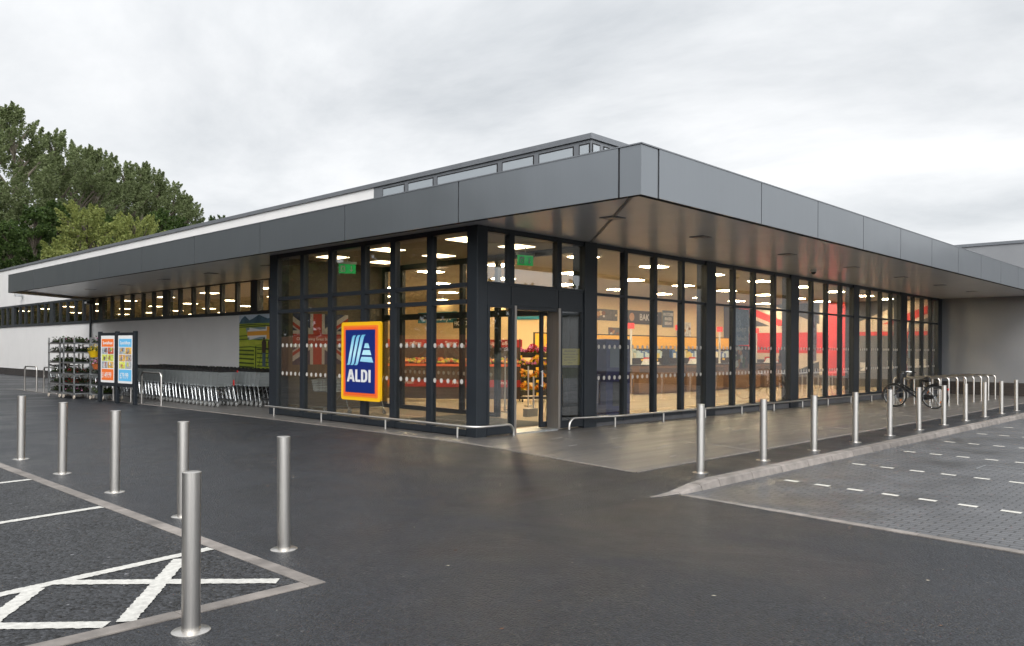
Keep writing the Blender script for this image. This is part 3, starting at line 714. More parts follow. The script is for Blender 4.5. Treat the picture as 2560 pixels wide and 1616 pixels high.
for i, (p, lb) in enumerate(bl):
    o = BP if i == 0 else dup(BP)
    o.location = (*p, gz(*p)-.002); o.rotation_euler = (R(random.uniform(-.5, .5)), R(random.uniform(-.5, .5)), random.uniform(0, 6)); tag(o, lb, None, 'bollards along the car park edging')
ordn = ['first', 'second', 'third', 'fourth', 'fifth', 'sixth', 'seventh', 'eighth', 'ninth', 'tenth', 'eleventh']
for i in range(11):
    x = .163+1.901*i; y = -.90+.013*i
    lb = {0: 'steel bollard nearest the tapered kerb tip', 4: 'fifth steel bollard from the kerb tip, in front of the bicycle front wheel', 5: 'sixth steel bollard from the kerb tip, in front of the bicycle frame',
          6: 'seventh steel bollard from the kerb tip, in front of the bicycle rear wheel', 10: 'steel bollard farthest from the kerb tip, by the grey wall'}.get(i, ordn[i]+' steel bollard from the kerb tip along the block paving')
    o = dup(BP, (x, y, gz(x, y)-.002), random.uniform(0, 6), lb, 'bollards along the block paving kerb'); o.rotation_euler = (R(random.uniform(-.5, .5)), R(random.uniform(-.5, .5)), random.uniform(0, 6))

# ------------------------------------------------------------------ low guard rails
def rail_thing(name, label, path, posts, hgt=.235):
    t = thing(name, label, 'rail', (path[0][0], path[0][1], 0)); o = Vector(t.location)
    p = MB(); p.tube([Vector(q)-o for q in path], .025, 10); p.build('rail', m_steel, t, smooth=True)
    for (x, y, za, zb) in posts:
        p = MB(); p.cyl(Vector((x, y, za))-o, Vector((x, y, zb))-o, .021, 10); p.build('post', m_steel, t, smooth=True)
    return t
h = .235; r = .3
pth = [(.62, 11.80, h), (.62, 8, h), (.62, FY-.25+r, h)]+[tuple(q) for q in arc((.62+r, FY-.25+r, h), (-1, 0, 0), (0, -1, 0), r, 7)][1:]
pth = [(.62, 11.80, h), (.62, 8, h)]+[tuple(q) for q in arc((.62+r, FY-.28+r, h), (-1, 0, 0), (0, -1, 0), r, 7)]+[(1.42, FY-.28, h)]+[tuple(q) for q in arc((1.50, FY-.28, h-.16), (0, 0, 1), (1, 0, 0), .16, 7)]+[(1.66, FY-.28, .006)]
rail_thing('guard_rail', 'low steel guard rail wrapping round the glazed lobby corner beneath the blue sign', pth, [(.64, y, .006, h-.02) for y in (11.40, 9.28, 6.86, 4.62)])
def rz_(x): return padz(x, 0)+h
yr = FY-.33
pth = [(3.44, yr+.12, .0)]+[tuple(q) for q in arc((3.62, yr+.12, h-.18), (-1, 0, 0), (0, 0, 1), .18, 7)]+[(4.3, yr+.12, rz_(4.3)), (4.62, yr+.09, rz_(4.6)), (4.85, yr+.02, rz_(4.8)), (5.2, yr, rz_(5.2))]+[(x, yr, rz_(x)) for x in range(7, 30, 2)]+[(29.7, yr, rz_(29.7))]
rail_thing('guard_rail', 'long low steel guard rail along the foot of the main shop window', pth, [(x, yr, padz(x, 0)-.01, rz_(x)-.02) for x in [4.9+1.95*i for i in range(13)]])

# ------------------------------------------------------------------ hoops
def hoop_proto(name, wd, hgt, cat, rad=.1):
    t = thing(name, 'x', cat)
    pth = [(0, 0, -.02), (0, 0, hgt-rad)]+[tuple(q) for q in arc((0, rad, hgt-rad), (0, -1, 0), (0, 0, 1), rad, 6)][1:]+[tuple(q) for q in arc((0, wd-rad, hgt-rad), (0, 0, 1), (0, 1, 0), rad, 6)]+[(0, wd, -.02)]
    p = MB(); p.tube(pth, .029, 12); p.build('hoop', m_steel, t, smooth=True)
    for y in (0, wd):
        p = MB(); p.tube([(0, y, 0), (0, y, .008)], .05, 14); p.build('foot', m_steel, t, smooth=True)
    return t
TH_ = hoop_proto('trolley_bay_hoop', 1.28, .94, 'hoop', .13)
tl = ['steel hoop barrier right of the poster board, in front of the trolley rows', 'steel hoop barrier mostly behind the poster board', 'steel hoop barrier behind the tall plant racks, next to the poster board',
      'steel hoop barrier behind the middle of the plant racks', 'steel hoop barrier beside the loose trolleys, touching the end plant rack', 'steel hoop barrier farthest from the lobby, in front of the loose trolleys']
for k in range(6):
    y = 16.73+2.02*k; x = .07-.042*(y-16.7)
    o = TH_ if k == 0 else dup(TH_)
    o.location = (x, y, .006); o.rotation_euler = (0, 0, R(2.4)); tag(o, tl[k], None, 'hoop barriers along the trolley bay')
CS = hoop_proto('cycle_stand', 1.1, .94, 'cycle stand', .12)
for k in range(9):
    x = 18.15+1.02*k
    o = CS if k == 0 else dup(CS)
    o.location = (x, 1.42, padz(x, 0)); o.rotation_euler = (0, 0, 0)
    tag(o, {0: 'steel cycle stand with the black bicycle leaning against it', 8: 'steel cycle stand farthest from the bicycle, next to the grey wall'}.get(k, ordn[k]+' steel cycle stand counted from the bicycle'), None, 'cycle stands under the canopy')

# ------------------------------------------------------------------ bicycle (front towards +Y, standing along Y)
m_bike = mat('bike_black', (.012, .012, .013), .28)
def bicycle(loc, rz):
    t = thing('bicycle', 'black upright bicycle with rear rack and mudguards leaning on the first cycle stand', 'bicycle', loc, rz)
    rw = .345; wb = 1.08
    # local: rear wheel at y=0, front wheel at y=wb
    for y, nm in ((0, 'rear'), (wb, 'front')):
        p = MB(); p.torus((0, y, rw), (1, 0, 0), rw-.02, .024, 40, 8); wl_ = p.build('wheel', m_rubber, t, smooth=True)
        p = MB(); p.torus((0, y, rw), (1, 0, 0), rw-.045, .009, 40, 6); p.build('rim', m_chrome, wl_, smooth=True)
        p = MB(); p.cyl((-.05, y, rw), (.05, y, rw), .022, 10)
        for k in range(18):
            a = 2*math.pi*k/18; s_ = .018*(1 if k % 2 else -1)
            p.cyl((s_, y, rw), (s_*.2, y+(rw-.05)*math.cos(a), rw+(rw-.05)*math.sin(a)), .0016, 4)
        p.build('spokes', m_chrome, wl_)
        p = MB(); a0, a1 = (R(20), R(200)) if y == 0 else (R(-15), R(140))
        if y == 0: a0, a1 = R(60), R(215)
        p.tube([(0, y+(rw+.018)*math.cos(a0+(a1-a0)*k/14), rw+(rw+.018)*math.sin(a0+(a1-a0)*k/14)) for k in range(15)], .022, 8); p.build('mudguard', m_bike, t, smooth=True)
    p = MB(); bb = (0, .44, .29); hd0 = (0, .90, .62); hd1 = (0, .86, .80); st_ = (0, .30, .72)
    p.tube([bb, hd0], .026, 10); p.tube([(0, .40, .40), (0, .885, .70)], .022, 10); p.tube([bb, st_], .022, 10); p.tube([hd0, hd1], .022, 10)
    for s_ in (-1, 1):
        p.tube([(s_*.06, 0, rw), (s_*.05, .25, .30), (s_*.02, .44, .29)], .011, 8); p.tube([(s_*.06, 0, rw), (s_*.02, .31, .66)], .009, 8)
        p.tube([(s_*.055, wb, rw), (s_*.05, wb-.07, .52), (s_*.035, wb-.16, .60)], .012, 8)
    p.tube([(0, .86, .80), (0, .84, 1.02)], .014, 8); p.tube([(0, .30, .72), (0, .275, .83)], .014, 8); p.build('frame', m_bike, t, smooth=True)
    p = MB(); p.tube([(-.29, .70, 1.07), (-.22, .82, 1.09), (-.08, .88, 1.03), (.08, .88, 1.03), (.22, .82, 1.09), (.29, .70, 1.07)], .012, 8); p.build('handlebar', m_chrome, t, smooth=True)
    for s_ in (-1, 1):
        p = MB(); p.tube([(s_*.285, .72, 1.072), (s_*.31, .60, 1.055)], .018, 8); p.build('grip', m_black, t, smooth=True)
        p = MB(); p.tube([(s_*.20, .83, 1.09), (s_*.24, .72, 1.04)], .007, 6); p.build('brake_lever', m_chrome, t)
    p = MB(); p.tube([(0, .12, .86), (0, .20, .855), (0, .30, .85), (0, .40, .85)], .05, 10, rs=[.075, .085, .05, .022]); p.build('saddle', m_black, t, smooth=True)
    p = MB(); p.box(-.085, .085, .885, 1.0, .80, 1.02); p.build('handlebar_bag', m_black, t, bevel=.02)
    p = MB()
    for s_ in (-.055, 0, .055): p.tube([(s_, .27, .735), (s_, -.20, .735)], .006, 6)
    p.tube([(-.055, -.2, .735), (.055, -.2, .735)], .006, 6)
    for s_ in (-1, 1): p.tube([(s_*.055, -.12, .735), (s_*.065, 0, rw)], .005, 6)
    p.build('rear_rack', m_bike, t)
    p = MB(); p.cyl((.045, .44, .29), (.052, .44, .29), .085, 24); p.tube([(.06, .44, .29), (.075, .40, .14)], .009, 6); p.tube([(-.03, .44, .29), (-.075, .48, .44)], .009, 6); p.cyl((.05, 0, rw), (.056, 0, rw), .04, 16)
    p.tube([(.05, .02, rw+.04), (.05, .44, .37)], .004, 4); p.tube([(.05, .02, rw-.04), (.05, .44, .21)], .004, 4); p.build('crank', m_chrome, t)
    for q in ((.12, .40, .135), (-.12, .48, .445)):
        p = MB(); p.box(q[0]-.045, q[0]+.045, q[1]-.03, q[1]+.03, q[2]-.012, q[2]+.012); p.build('pedal', m_black, t)
    p = MB(); p.box(-.03, .03, -.375, -.355, .56, .62); p.build('rear_light', m_red, t)
    p = MB(); p.cyl((0, .92, .70), (0, .99, .70), .035, 12); p.build('headlight', m_chrome, t, smooth=True)
    for y in (0, wb):
        for a in (R(40), R(220)):
            p = MB(); p.slab([(.012, y+.22*math.cos(a+d), rw+(.22+e)*math.sin(a+d)) for d, e in ((-.12, -.03), (.12, -.03), (.12, .03), (-.12, .03))], (-.02, 0, 0)); p.build('spoke_reflector', mat('reflector_orange', (.8, .2, .02), .3), t)
    p = MB(); p.slab([(.062, -.06, .40), (.062, .50, .40), (.062, .54, .33), (.062, .50, .20), (.062, -.02, .30)], (.008, 0, 0)); p.build('chain_guard', m_bike, t)
    p = MB(); p.tube([(-.06, .12, .28), (-.12, .02, .02)], .007, 6); p.build('kickstand', m_chrome, t)
    return t
bicycle((17.78, 1.18, padz(17.7, 0)), R(-4)).scale = (1.06, 1.12, 1.06)

# ------------------------------------------------------------------ shopping trolleys
def trolley_proto():
    t = thing('shopping_trolley', 'x', 'shopping trolley')
    rim_b = [(-.25, -.36, .98), (.25, -.36, .98), (.19, .46, .86), (-.19, .46, .86)]
    bot_b = [(-.22, -.30, .58), (.22, -.30, .58), (.16, .40, .56), (-.16, .40, .56)]
    p = MB(); V = [Vector(q) for q in rim_b]; W = [Vector(q) for q in bot_b]; r = .0045
    p.tube(V+[V[0]], .006, 5); p.tube(W+[W[0]], .005, 5)
    def lerp(a, b, t): return a+(b-a)*t
    for i, n in ((0, 12), (1, 18), (2, 9), (3, 18)):
        a, b, c, d = V[i], V[(i+1) % 4], W[i], W[(i+1) % 4]
        for k in range(1, n): p.tube([lerp(a, b, k/n), lerp(c, d, k/n)], r, 3)
        for k in range(1, 5): p.tube([lerp(a, c, k/5), lerp(b, d, k/5)], r, 3)
    for k in range(1, 9): p.tube([lerp(W[0], W[3], k/9), lerp(W[1], W[2], k/9)], r, 3)
    for k in range(1, 5): p.tube([lerp(W[0], W[1], k/5), lerp(W[3], W[2], k/5)], r, 3)
    p.build('basket', m_zinc, t)
    p = MB()
    for s_ in (-1, 1):
        p.use(m_chrome); p.tube([(s_*.28, -.43, .15), (s_*.275, -.36, .35), (s_*.265, -.29, .53), (s_*.255, -.25, .575), (s_*.245, -.17, .585), (s_*.19, .38, .555)], .0135, 8)
        p.use(m_zinc); p.tube([(s_*.26, -.30, .56), (s_*.265, -.40, .88), (s_*.27, -.47, 1.0)], .011, 8)
        p.use(m_chrome_shade); p.tube([(s_*.27, -.40, .20), (s_*.21, .40, .16)], .011, 6)
    p.tube([(-.275, -.40, .21), (.20, -.30, .57)], .009, 6); p.tube([(-.21, .40, .16), (.21, .40, .16)], .011, 6); p.tube([(-.27, -.40, .20), (.27, -.40, .20)], .009, 6)
    p.build('frame', None, t, smooth=True)
    p = MB(); p.tube([(-.29, -.475, 1.005), (.29, -.475, 1.005)], .017, 10); p.build('handle', m_black, t, smooth=True)
    p = MB(); p.box(.20, .27, -.505, -.445, .985, 1.04); p.build('coin_lock', m_black, t)
    for x, y in ((-.28, -.44), (.28, -.44), (-.21, .41), (.21, .41)):
        p = MB(); p.use(m_greyrub); p.cyl((x-.013, y-.03, .062), (x+.013, y-.03, .062), .062, 16); p.use(m_steel2); p.cyl((x-.016, y-.03, .062), (x+.016, y-.03, .062), .022, 8); p.tube([(x-.02, y-.03, .06), (x-.02, y-.005, .14), (x, y, .165), (x+.02, y-.005, .14), (x+.02, y-.03, .06)], .007, 5); p.build('wheel', None, t)
    return t
TP = trolley_proto()
red_end = None
rows = [('near', 1.25, 15.53, 40, 'wire shopping trolley nested in the trolley row nearest the forecourt', 'wire shopping trolley at the lobby end of the row nearest the forecourt'),
        ('mid', 2.2, 14.83, 44, 'wire shopping trolley nested in the middle trolley row', 'wire shopping trolley at the lobby end of the middle row, beside the lobby column'),
        ('wall', 3.15, 14.0, 44, 'wire shopping trolley nested in the trolley row along the white wall', 'wire shopping trolley at the lobby end of the row by the wall poster')]
first = True; ends = []
for nm, x, y0, n, lb, lb0 in rows:
    for i in range(n):
        o = TP if first else dup(TP); first = False
        o.location = (x+random.uniform(-.012, .012), y0+.262*i+random.uniform(-.012, .012), .006); o.rotation_euler = (0, 0, R(random.uniform(-.8, .8)))
        tag(o, lb0 if i == 0 else lb, None, 'trolleys nested in the '+{'near': 'row nearest the forecourt', 'mid': 'middle row', 'wall': 'row along the white wall'}[nm])
        if i == 0: ends.append(o)
# loose trolleys with a baby seat, facing the other way
bs = MB(); bs.hexa([(-.2, -.34, .90), (.2, -.34, .90), (.17, .25, .84), (-.17, .25, .84)], [(-.21, -.40, 1.0), (.21, -.40, 1.0), (.19, .32, .93), (-.19, .32, .93)])
bs.hexa([(-.19, .2, .93), (.19, .2, .93), (.17, .36, .93), (-.17, .36, .93)], [(-.17, .36, 1.16), (.17, .36, 1.16), (.15, .44, 1.14), (-.15, .44, 1.14)])
ll = ['shopping trolley with black baby seat, farthest left by the hoop barrier', 'shopping trolley standing behind the baby seat trolley at the hoop barriers', 'shopping trolley pressed behind the plant racks, turned away from the nested rows']
for i, (x, y) in enumerate(((.25, 26.05), (.32, 25.35), (.36, 24.5))):
    o = dup(TP, (x, y, .006), R(180+4*i), ll[i], 'loose trolleys by the plant racks')
    if i == 0: bs.build('baby_seat', m_black, o)
o = dup(TP, (1.9, 10.9, .014), R(8), 'shopping trolley inside the lobby behind the glass, below the flag poster', 'trolleys left in the lobby')
o = dup(TP, (2.6, 10.3, .014), R(-5), 'second shopping trolley inside the lobby, partly behind the blue sign', 'trolleys left in the lobby')

for o in ends:
    p = MB(); p.box(.272, .31, -.50, -.446, .98, 1.035); p.build('handle_cap', m_red, o)
    p = MB(); p.box(.235, .262, -.375, -.345, .60, .76); p.build('chain_tag', m_red, o)

# ------------------------------------------------------------------ poster board
PBo = thing('poster_board', 'dark grey double poster board on three posts in front of the plant racks and trolleys', 'poster board', (-.44, 18.7, .004), R(90+6.0))
m_poste = m_frame
Wd = 1.09
for i in (-1, 0, 1):
    p = MB(); p.box(i*Wd-.055, i*Wd+.055, -.05, .05, 0, 2.17); p.build('post', m_poste, PBo, bevel=.008)
random.seed(21)
for i, (cmain, head, price, s_) in enumerate(((m_skyb, 'Specialbuys', '£79.99', 1), (m_orange, 'Specialbuys', '£149.99', -1))):
    # local -X end is nearer the lobby: blue poster on the lobby side
    xc = -Wd/2 if i == 0 else Wd/2
    p = MB(); x0, x1 = xc-Wd/2+.056, xc+Wd/2-.056
    p.box(x0, x1, -.035, .035, .50, .60); p.box(x0, x1, -.035, .035, 2.05, 2.13); p.box(x0, x0+.05, -.035, .035, .601, 2.049); p.box(x1-.05, x1, -.035, .035, .601, 2.049); p.box(x0+.05, x1-.05, .0, .03, .601, 2.049)
    f = p.build('panel_frame', m_poste, PBo)
    a0, a1 = x0+.06, x1-.06
    p = MB(); p.box(a0, a1, .031, .033, .61, 2.04); P = p.build('poster', m_whitep, f)
    p = MB(); p.box(a0+.05, a1-.05, .0332, .0345, 1.70, 1.94); p.box(a0+.05, a1-.05, .0332, .0345, .68, 1.02)
    # pictures: blocks of products
    pal = [(.55, .5, .47), (.35, .28, .25), (.62, .60, .58), (.5, .10, .05), (.16, .14, .14), (.6, .35, .08), (.3, .33, .36), (.55, .58, .1)]
    p.mi = 0; p.mats = [cmain]
    for r_ in range(3):
        for c_ in range(2):
            q0 = a0+.05+(a1-a0-.1)*c_/2; q1 = q0+(a1-a0-.1)/2-.015; z0 = 1.05+.215*r_
            p.use(mat('print_%d' % random.randrange(8), pal[random.randrange(8)], .5, var=.5, vscale=14)); p.box(q0, q1, .0332, .0342, z0, z0+.2)
            for _ in range(4):
                u_ = random.uniform(q0+.02, q1-.14); v_ = random.uniform(z0+.01, z0+.1); k_ = random.randrange(8)
                p.use(mat('printx_%d' % k_, pal[k_], .5, var=.4, vscale=20)); p.box(u_, u_+random.uniform(.05, .12), .0343, .0347, v_, min(z0+.19, v_+random.uniform(.05, .14)))
    p.build('print', None, P)
    text_mesh('heading', head, .135, m_whitep, P, ((a0+a1)/2, .036, 1.82), (R(90), 0, R(180)), .003, .0005)
    text_mesh('price', price, .24, m_whitep, P, ((a0+a1)/2+.06, .036, .83), (R(90), 0, R(180)), .002, .0005, .8)

# ------------------------------------------------------------------ plant racks
m_leafk = []
def leaf_mat(name, c1, c2, trans=.25):
    M = bpy.data.materials.new(name); M.use_nodes = True; N, L, b = mix_nodes(M)
    g_ = N.new('ShaderNodeNewGeometry'); r = N.new('ShaderNodeValToRGB'); L.new(g_.outputs['Random Per Island'], r.inputs[0])
    r.color_ramp.elements[0].color = (*c1, 1); r.color_ramp.elements[1].color = (*c2, 1); L.new(r.outputs[0], b.inputs['Base Color']); b.inputs['Roughness'].default_value = .55
    b.inputs['Specular IOR Level'].default_value = .3
    tl = N.new('ShaderNodeBsdfTranslucent'); L.new(r.outputs[0], tl.inputs[0]); ms = N.new('ShaderNodeMixShader'); ms.inputs[0].default_value = .5; L.new(b.outputs[0], ms.inputs[1]); L.new(tl.outputs[0], ms.inputs[2]); L.new(ms.outputs[0], N['Material Output'].inputs[0])
    return M
def leaves(n, fpos, size, mt, asp=.55):
    """n separate leaf faces; fpos(n) -> (n,3) centres"""
    c = fpos(n); d = rng.normal(size=(n, 3)); d /= np.linalg.norm(d, axis=1)[:, None]; e_ = rng.normal(size=(n, 3)); e_ -= d*(e_*d).sum(1)[:, None]; e_ /= np.linalg.norm(e_, axis=1)[:, None]
    s_ = size*rng.uniform(.6, 1.3, n)[:, None]; a = c-d*s_; b = c+e_*s_*asp; f = c+d*s_; g_ = c-e_*s_*asp
    vs = np.stack([a, b, f, g_], 1).reshape(-1, 3)
    return vs
def leaf_mesh(name, parts):
    """parts: list of (verts array, material)"""
    me = bpy.data.meshes.new(name); V = np.concatenate([p[0] for p in parts]).astype(np.float32); nq = len(V)//4
    me.vertices.add(len(V)); me.vertices.foreach_set('co', V.ravel()); me.loops.add(nq*4); me.loops.foreach_set('vertex_index', np.arange(nq*4, dtype=np.int32))
    me.polygons.add(nq); me.polygons.foreach_set('loop_start', np.arange(0, nq*4, 4, dtype=np.int32)); me.polygons.foreach_set('loop_total', np.full(nq, 4, dtype=np.int32))
    mi = np.concatenate([np.full(len(p[0])//4, i, dtype=np.int32) for i, p in enumerate(parts)]); 
    for p in parts: me.materials.append(p[1])
    me.polygons.foreach_set('material_index', mi); me.update(calc_edges=True); return me
m_dk = leaf_mat('plant_dark', (.012, .02, .010), (.045, .075, .02)); m_gr = leaf_mat('plant_green', (.04, .08, .015), (.12, .16, .03))
m_flr = leaf_mat('petal_red', (.25, .01, .02), (.5, .03, .06)); m_flp = leaf_mat('petal_pink', (.55, .12, .32), (.7, .35, .5)); m_fly = leaf_mat('petal_yellow', (.7, .42, .02), (.85, .6, .08)); m_flw = leaf_mat('petal_white', (.6, .58, .5), (.8, .78, .72))
def rack_proto():
    t = thing('plant_rack', 'x', 'plant rack')
    Wx, Wy = .60, .92
    for x in (0, Wx):
        for y in (0, Wy):
            p = MB(); p.box(x-.02, x+.02, y-.02, y+.02, .14, 2.0); p.build('post', m_steel2, t)
            p = MB(); p.use(mat('caster_cream', (.5, .44, .36), .5)); p.cyl((x+.015, y-.0, .062), (x-.015, y, .062), .062, 16); p.use(m_steel2); p.box(x-.022, x+.022, y-.02, y+.02, .12, .139); p.build('caster', None, t)
    for z in (.17, .46, .80, 1.16, 1.50, 1.80):
        p = MB(); p.box(-.02, Wx+.02, -.02, -.0, z-.02, z+.02); p.box(-.02, Wx+.02, Wy, Wy+.02, z-.02, z+.02); p.box(-.02, -.0, .0, Wy, z-.02, z+.02); p.box(Wx, Wx+.02, 0, Wy, z-.02, z+.02); p.box(0, Wx, 0, Wy, z-.012, z); p.build('shelf', m_steel2, t)
    return t
RK = rack_proto()
rk = [((-.80, 22.75), 4, 'plant rack farthest from the poster board, full of dark green bedding trays'), ((-.74, 21.55), 2, 'middle plant rack, between the two others'), ((-.34, 20.2), 3, 'plant rack with the yellow hanging pot, next to the poster board')]
tray_n = 0
random.seed(9)
for i, (p_, rzd, lb) in enumerate(rk):
    o = RK if i == 0 else dup(RK)
    o.location = (*p_, .004); o.rotation_euler = (0, 0, R(rzd)); tag(o, lb, None, 'plant racks by the trolley bay')
    where = ['rack farthest from the poster board', 'middle rack', 'rack next to the poster board'][i]
    for j, z in enumerate((.17, .46, .80, 1.16, 1.50, 1.80)):
        if i == 2 and j == 2: pass
        shelf = ['bottom shelf', 'second shelf up', 'third shelf up', 'third shelf down', 'second shelf down', 'top shelf'][j]
        colr = random.choice([None, None, m_flr, m_flp]) if i else None
        if j == 0 and i == 2: colr = m_gr
        nm = {None: 'dark green bedding plants', m_flr: 'plants with dark red flowers', m_flp: 'plants with pink flowers', m_gr: 'bushy bright green plants'}[colr]
        t = thing('plant_tray', 'tray of %s, %s, %s' % (nm, shelf, where), 'plant tray', (0, 0, 0), R(rzd), 'trays of plants on the racks')
        c, s_ = math.cos(R(rzd)), math.sin(R(rzd)); ox, oy = .02, .02
        t.location = (p_[0]+ox*c-oy*s_, p_[1]+ox*s_+oy*c, z+.005)
        mb = MB(); mb.box(.01, .55, .01, .87, 0, .055); mb.build('tray', m_black, t)
        hh_ = .20 if j else .26
        def pos(n):
            q = rng.uniform(0, 1, (n, 3)); q[:, 0] = .0+q[:, 0]*.56; q[:, 1] = q[:, 1]*.88; q[:, 2] = .05+hh_*q[:, 2]**1.3*(.55+.45*np.sin(q[:, 1]*17+i)*np.cos(q[:, 0]*13+j)); return q
        parts = [(leaves(420, pos, .035, m_dk), m_gr if colr is m_gr else m_dk)]
        if colr in (m_flr, m_flp): parts.append((leaves(70, lambda n: pos(n)+np.array([0, 0, .03]), .022, colr, .9), colr))
        if j == 5: parts.append((leaves(22, lambda n: pos(n)+np.array([0, 0, .04]), .02, m_flp, .9), m_flp if i < 2 else m_flr))
        f = bpy.data.objects.new('foliage', leaf_mesh('foliage', parts)); COL.objects.link(f); f.parent = t
def pot(name, label, cat, loc, mt, r0, r1, hgt, flowers, hang=None):
    t = thing(name, label, cat, loc)
    p = MB(); p.tube([(0, 0, 0), (0, 0, hgt*.9), (0, 0, hgt), (0, 0, hgt), (0, 0, hgt-.03)], r0, 20, rs=[r0, r1, r1+.012, r1, r1-.01]); p.build('pot', mt, t, smooth=True)
    def pos(n):
        a = rng.uniform(0, 6.28, n); q = np.sqrt(rng.uniform(0, 1, n))*r1*1.05; return np.stack([q*np.cos(a), q*np.sin(a), hgt+rng.uniform(-.01, .16, n)*(1-.5*(q/r1)**2)], 1)
    f = bpy.data.objects.new('foliage', leaf_mesh('foliage', [(leaves(260, pos, .03, m_gr), m_gr), (leaves(60, lambda n: pos(n)+np.array([0, 0, .02]), .028, flowers, .9), flowers)])); COL.objects.link(f); f.parent = t
    if hang:
        p = MB()
        for a in (0, 2.09, 4.19): p.tube([(r1*math.cos(a), r1*math.sin(a), hgt), (0, 0, hang)], .004, 4)
        p.build('hanger', mt, t)
    return t
pot('hanging_pot', 'yellow hanging pot of flowers on the rack next to the poster board', 'flower pot', (-.55, 20.25, 1.37), mat('pot_yellow', (.62, .40, .01), .35), .13, .20, .20, m_fly, .44)
pot('hanging_pot', 'magenta hanging pot beside the yellow one, cut by the poster board', 'flower pot', (-.27, 20.02, 1.38), mat('pot_magenta', (.45, .02, .14), .35), .12, .18, .18, m_flp, .42)
pot('flower_pot', 'terracotta orange pot with trailing pink flowers on a rack shelf', 'flower pot', (-.52, 20.03, 1.0), mat('pot_orange', (.48, .13, .035), .5), .13, .2, .17, m_flp, .5)

# ------------------------------------------------------------------ wall poster of a green valley
MU = thing('wall_poster', 'countryside poster with two people at a field gate, on the white wall by the lobby', 'poster', (WX-.012, 20.43, 0))
Pz0, Pz1, Wm = .95, 2.865, 8.3
def mp(pts, d, mt, name='print'):
    """pts (right 0..1, up 0..1) of the poster; right is -Y"""
    p = MB(); p.slab([(-d, -a*Wm, Pz0+b*(Pz1-Pz0)) for a, b in pts], (.0012, 0, 0)); return p.build(name, mt, MU)
mp([(0, 0), (1, 0), (1, 1), (0, 1)], .002, mat('mural_field', (.30, .36, .03), .6, var=.35, vscale=1.4, stretch=(1, .5, 2)))
mp([(0, .86), (1, .86), (1, 1), (0, 1)], .0035, mat('mural_sky', (.50, .58, .66), .6, var=.2, vscale=2))
mp([(0, .84), (.02, .93), (.05, .985), (.09, .90), (.12, .93), (.17, .995), (.24, .92), (.33, .97), (.45, .89), (.6, .95), (.8, .9), (1, .94), (1, .84)], .005, mat('mural_hill', (.06, .12, .17), .6, var=.3, vscale=2))
m_fd = mat('mural_hedge', (.03, .05, .012), .6); m_f2 = mat('mural_meadow', (.42, .45, .05), .6, var=.2, vscale=2)
mp([(0, .62), (.12, .66), (.3, .61), (.6, .68), (1, .64), (1, .74), (.6, .79), (.3, .74), (0, .77)], .005, m_f2); mp([(0, .42), (.25, .47), (.6, .40), (1, .47), (1, .52), (.6, .46), (.25, .53), (0, .5)], .005, m_f2)
for k, z0 in enumerate((.80, .765, .60, .535, .39)): mp([(0, z0), (.1, z0+.012), (.25, z0-.02), (.5, z0+.02), (1, z0-.01), (1, z0+.006), (.5, z0+.036), (.25, z0-.004), (.1, z0+.028), (0, z0+.014)], .0065, m_fd)
# field gate and flag and two figures
def bar_(x0, z0, x1, z1, wd, d=.008, mt=None):
    a = Vector((x0*Wm, z0*(Pz1-Pz0))); b = Vector((x1*Wm, z1*(Pz1-Pz0))); q = (b-a).normalized(); n = Vector((-q.y, q.x))*wd/2
    P_ = [a-n, b-n, b+n, a+n]; mp([(v.x/Wm, v.y/(Pz1-Pz0)) for v in P_], d, mt or m_fd)
for z0 in (.06, .13, .21, .29, .365): bar_(.155, z0, .40, z0, .035); bar_(0, z0-.02, .13, z0-.03, .05)
for x0 in (.145, .275, .40): bar_(x0, .02, x0, .42, .06)
for x0 in (.17, .23, .30, .36): bar_(x0, .07, x0+.03, .36, .025); bar_(x0+.05, .07, x0+.03, .36, .025)
fx, fy_, fw_, fh_ = .24, .62, .13, .19
m_fo = mat('mural_flag_orange', (.75, .34, .04), .6); m_fb = mat('mural_flag_blue', (.22, .30, .30), .6)
mp([(.08, .54), (.42, .57), (.42, .78), (.06, .76)], .008, m_fb)
bar_(.09, .56, .41, .76, .10, .0095, m_flagw); bar_(.09, .74, .41, .585, .10, .0095, m_flagw)
bar_(.075, .65, .42, .675, .26, .011, m_flagw); bar_(.245, .55, .25, .775, .36, .0112, m_flagw); bar_(.072, .65, .42, .675, .15, .0125, m_fo); bar_(.245, .552, .25, .773, .2, .0127, m_fo)
for x0 in (.215, .265):
    mp([(x0-.014, .30), (x0+.014, .30), (x0+.019, .50), (x0+.006, .535), (x0+.007, .575), (x0-.007, .575), (x0-.006, .535), (x0-.019, .5)], .0142, mat('mural_figure', (.05, .03, .02), .6)); mp([(x0-.013, .05), (x0+.013, .05), (x0+.014, .30), (x0-.014, .30)], .0142, mat('mural_jeans', (.06, .09, .11), .6))
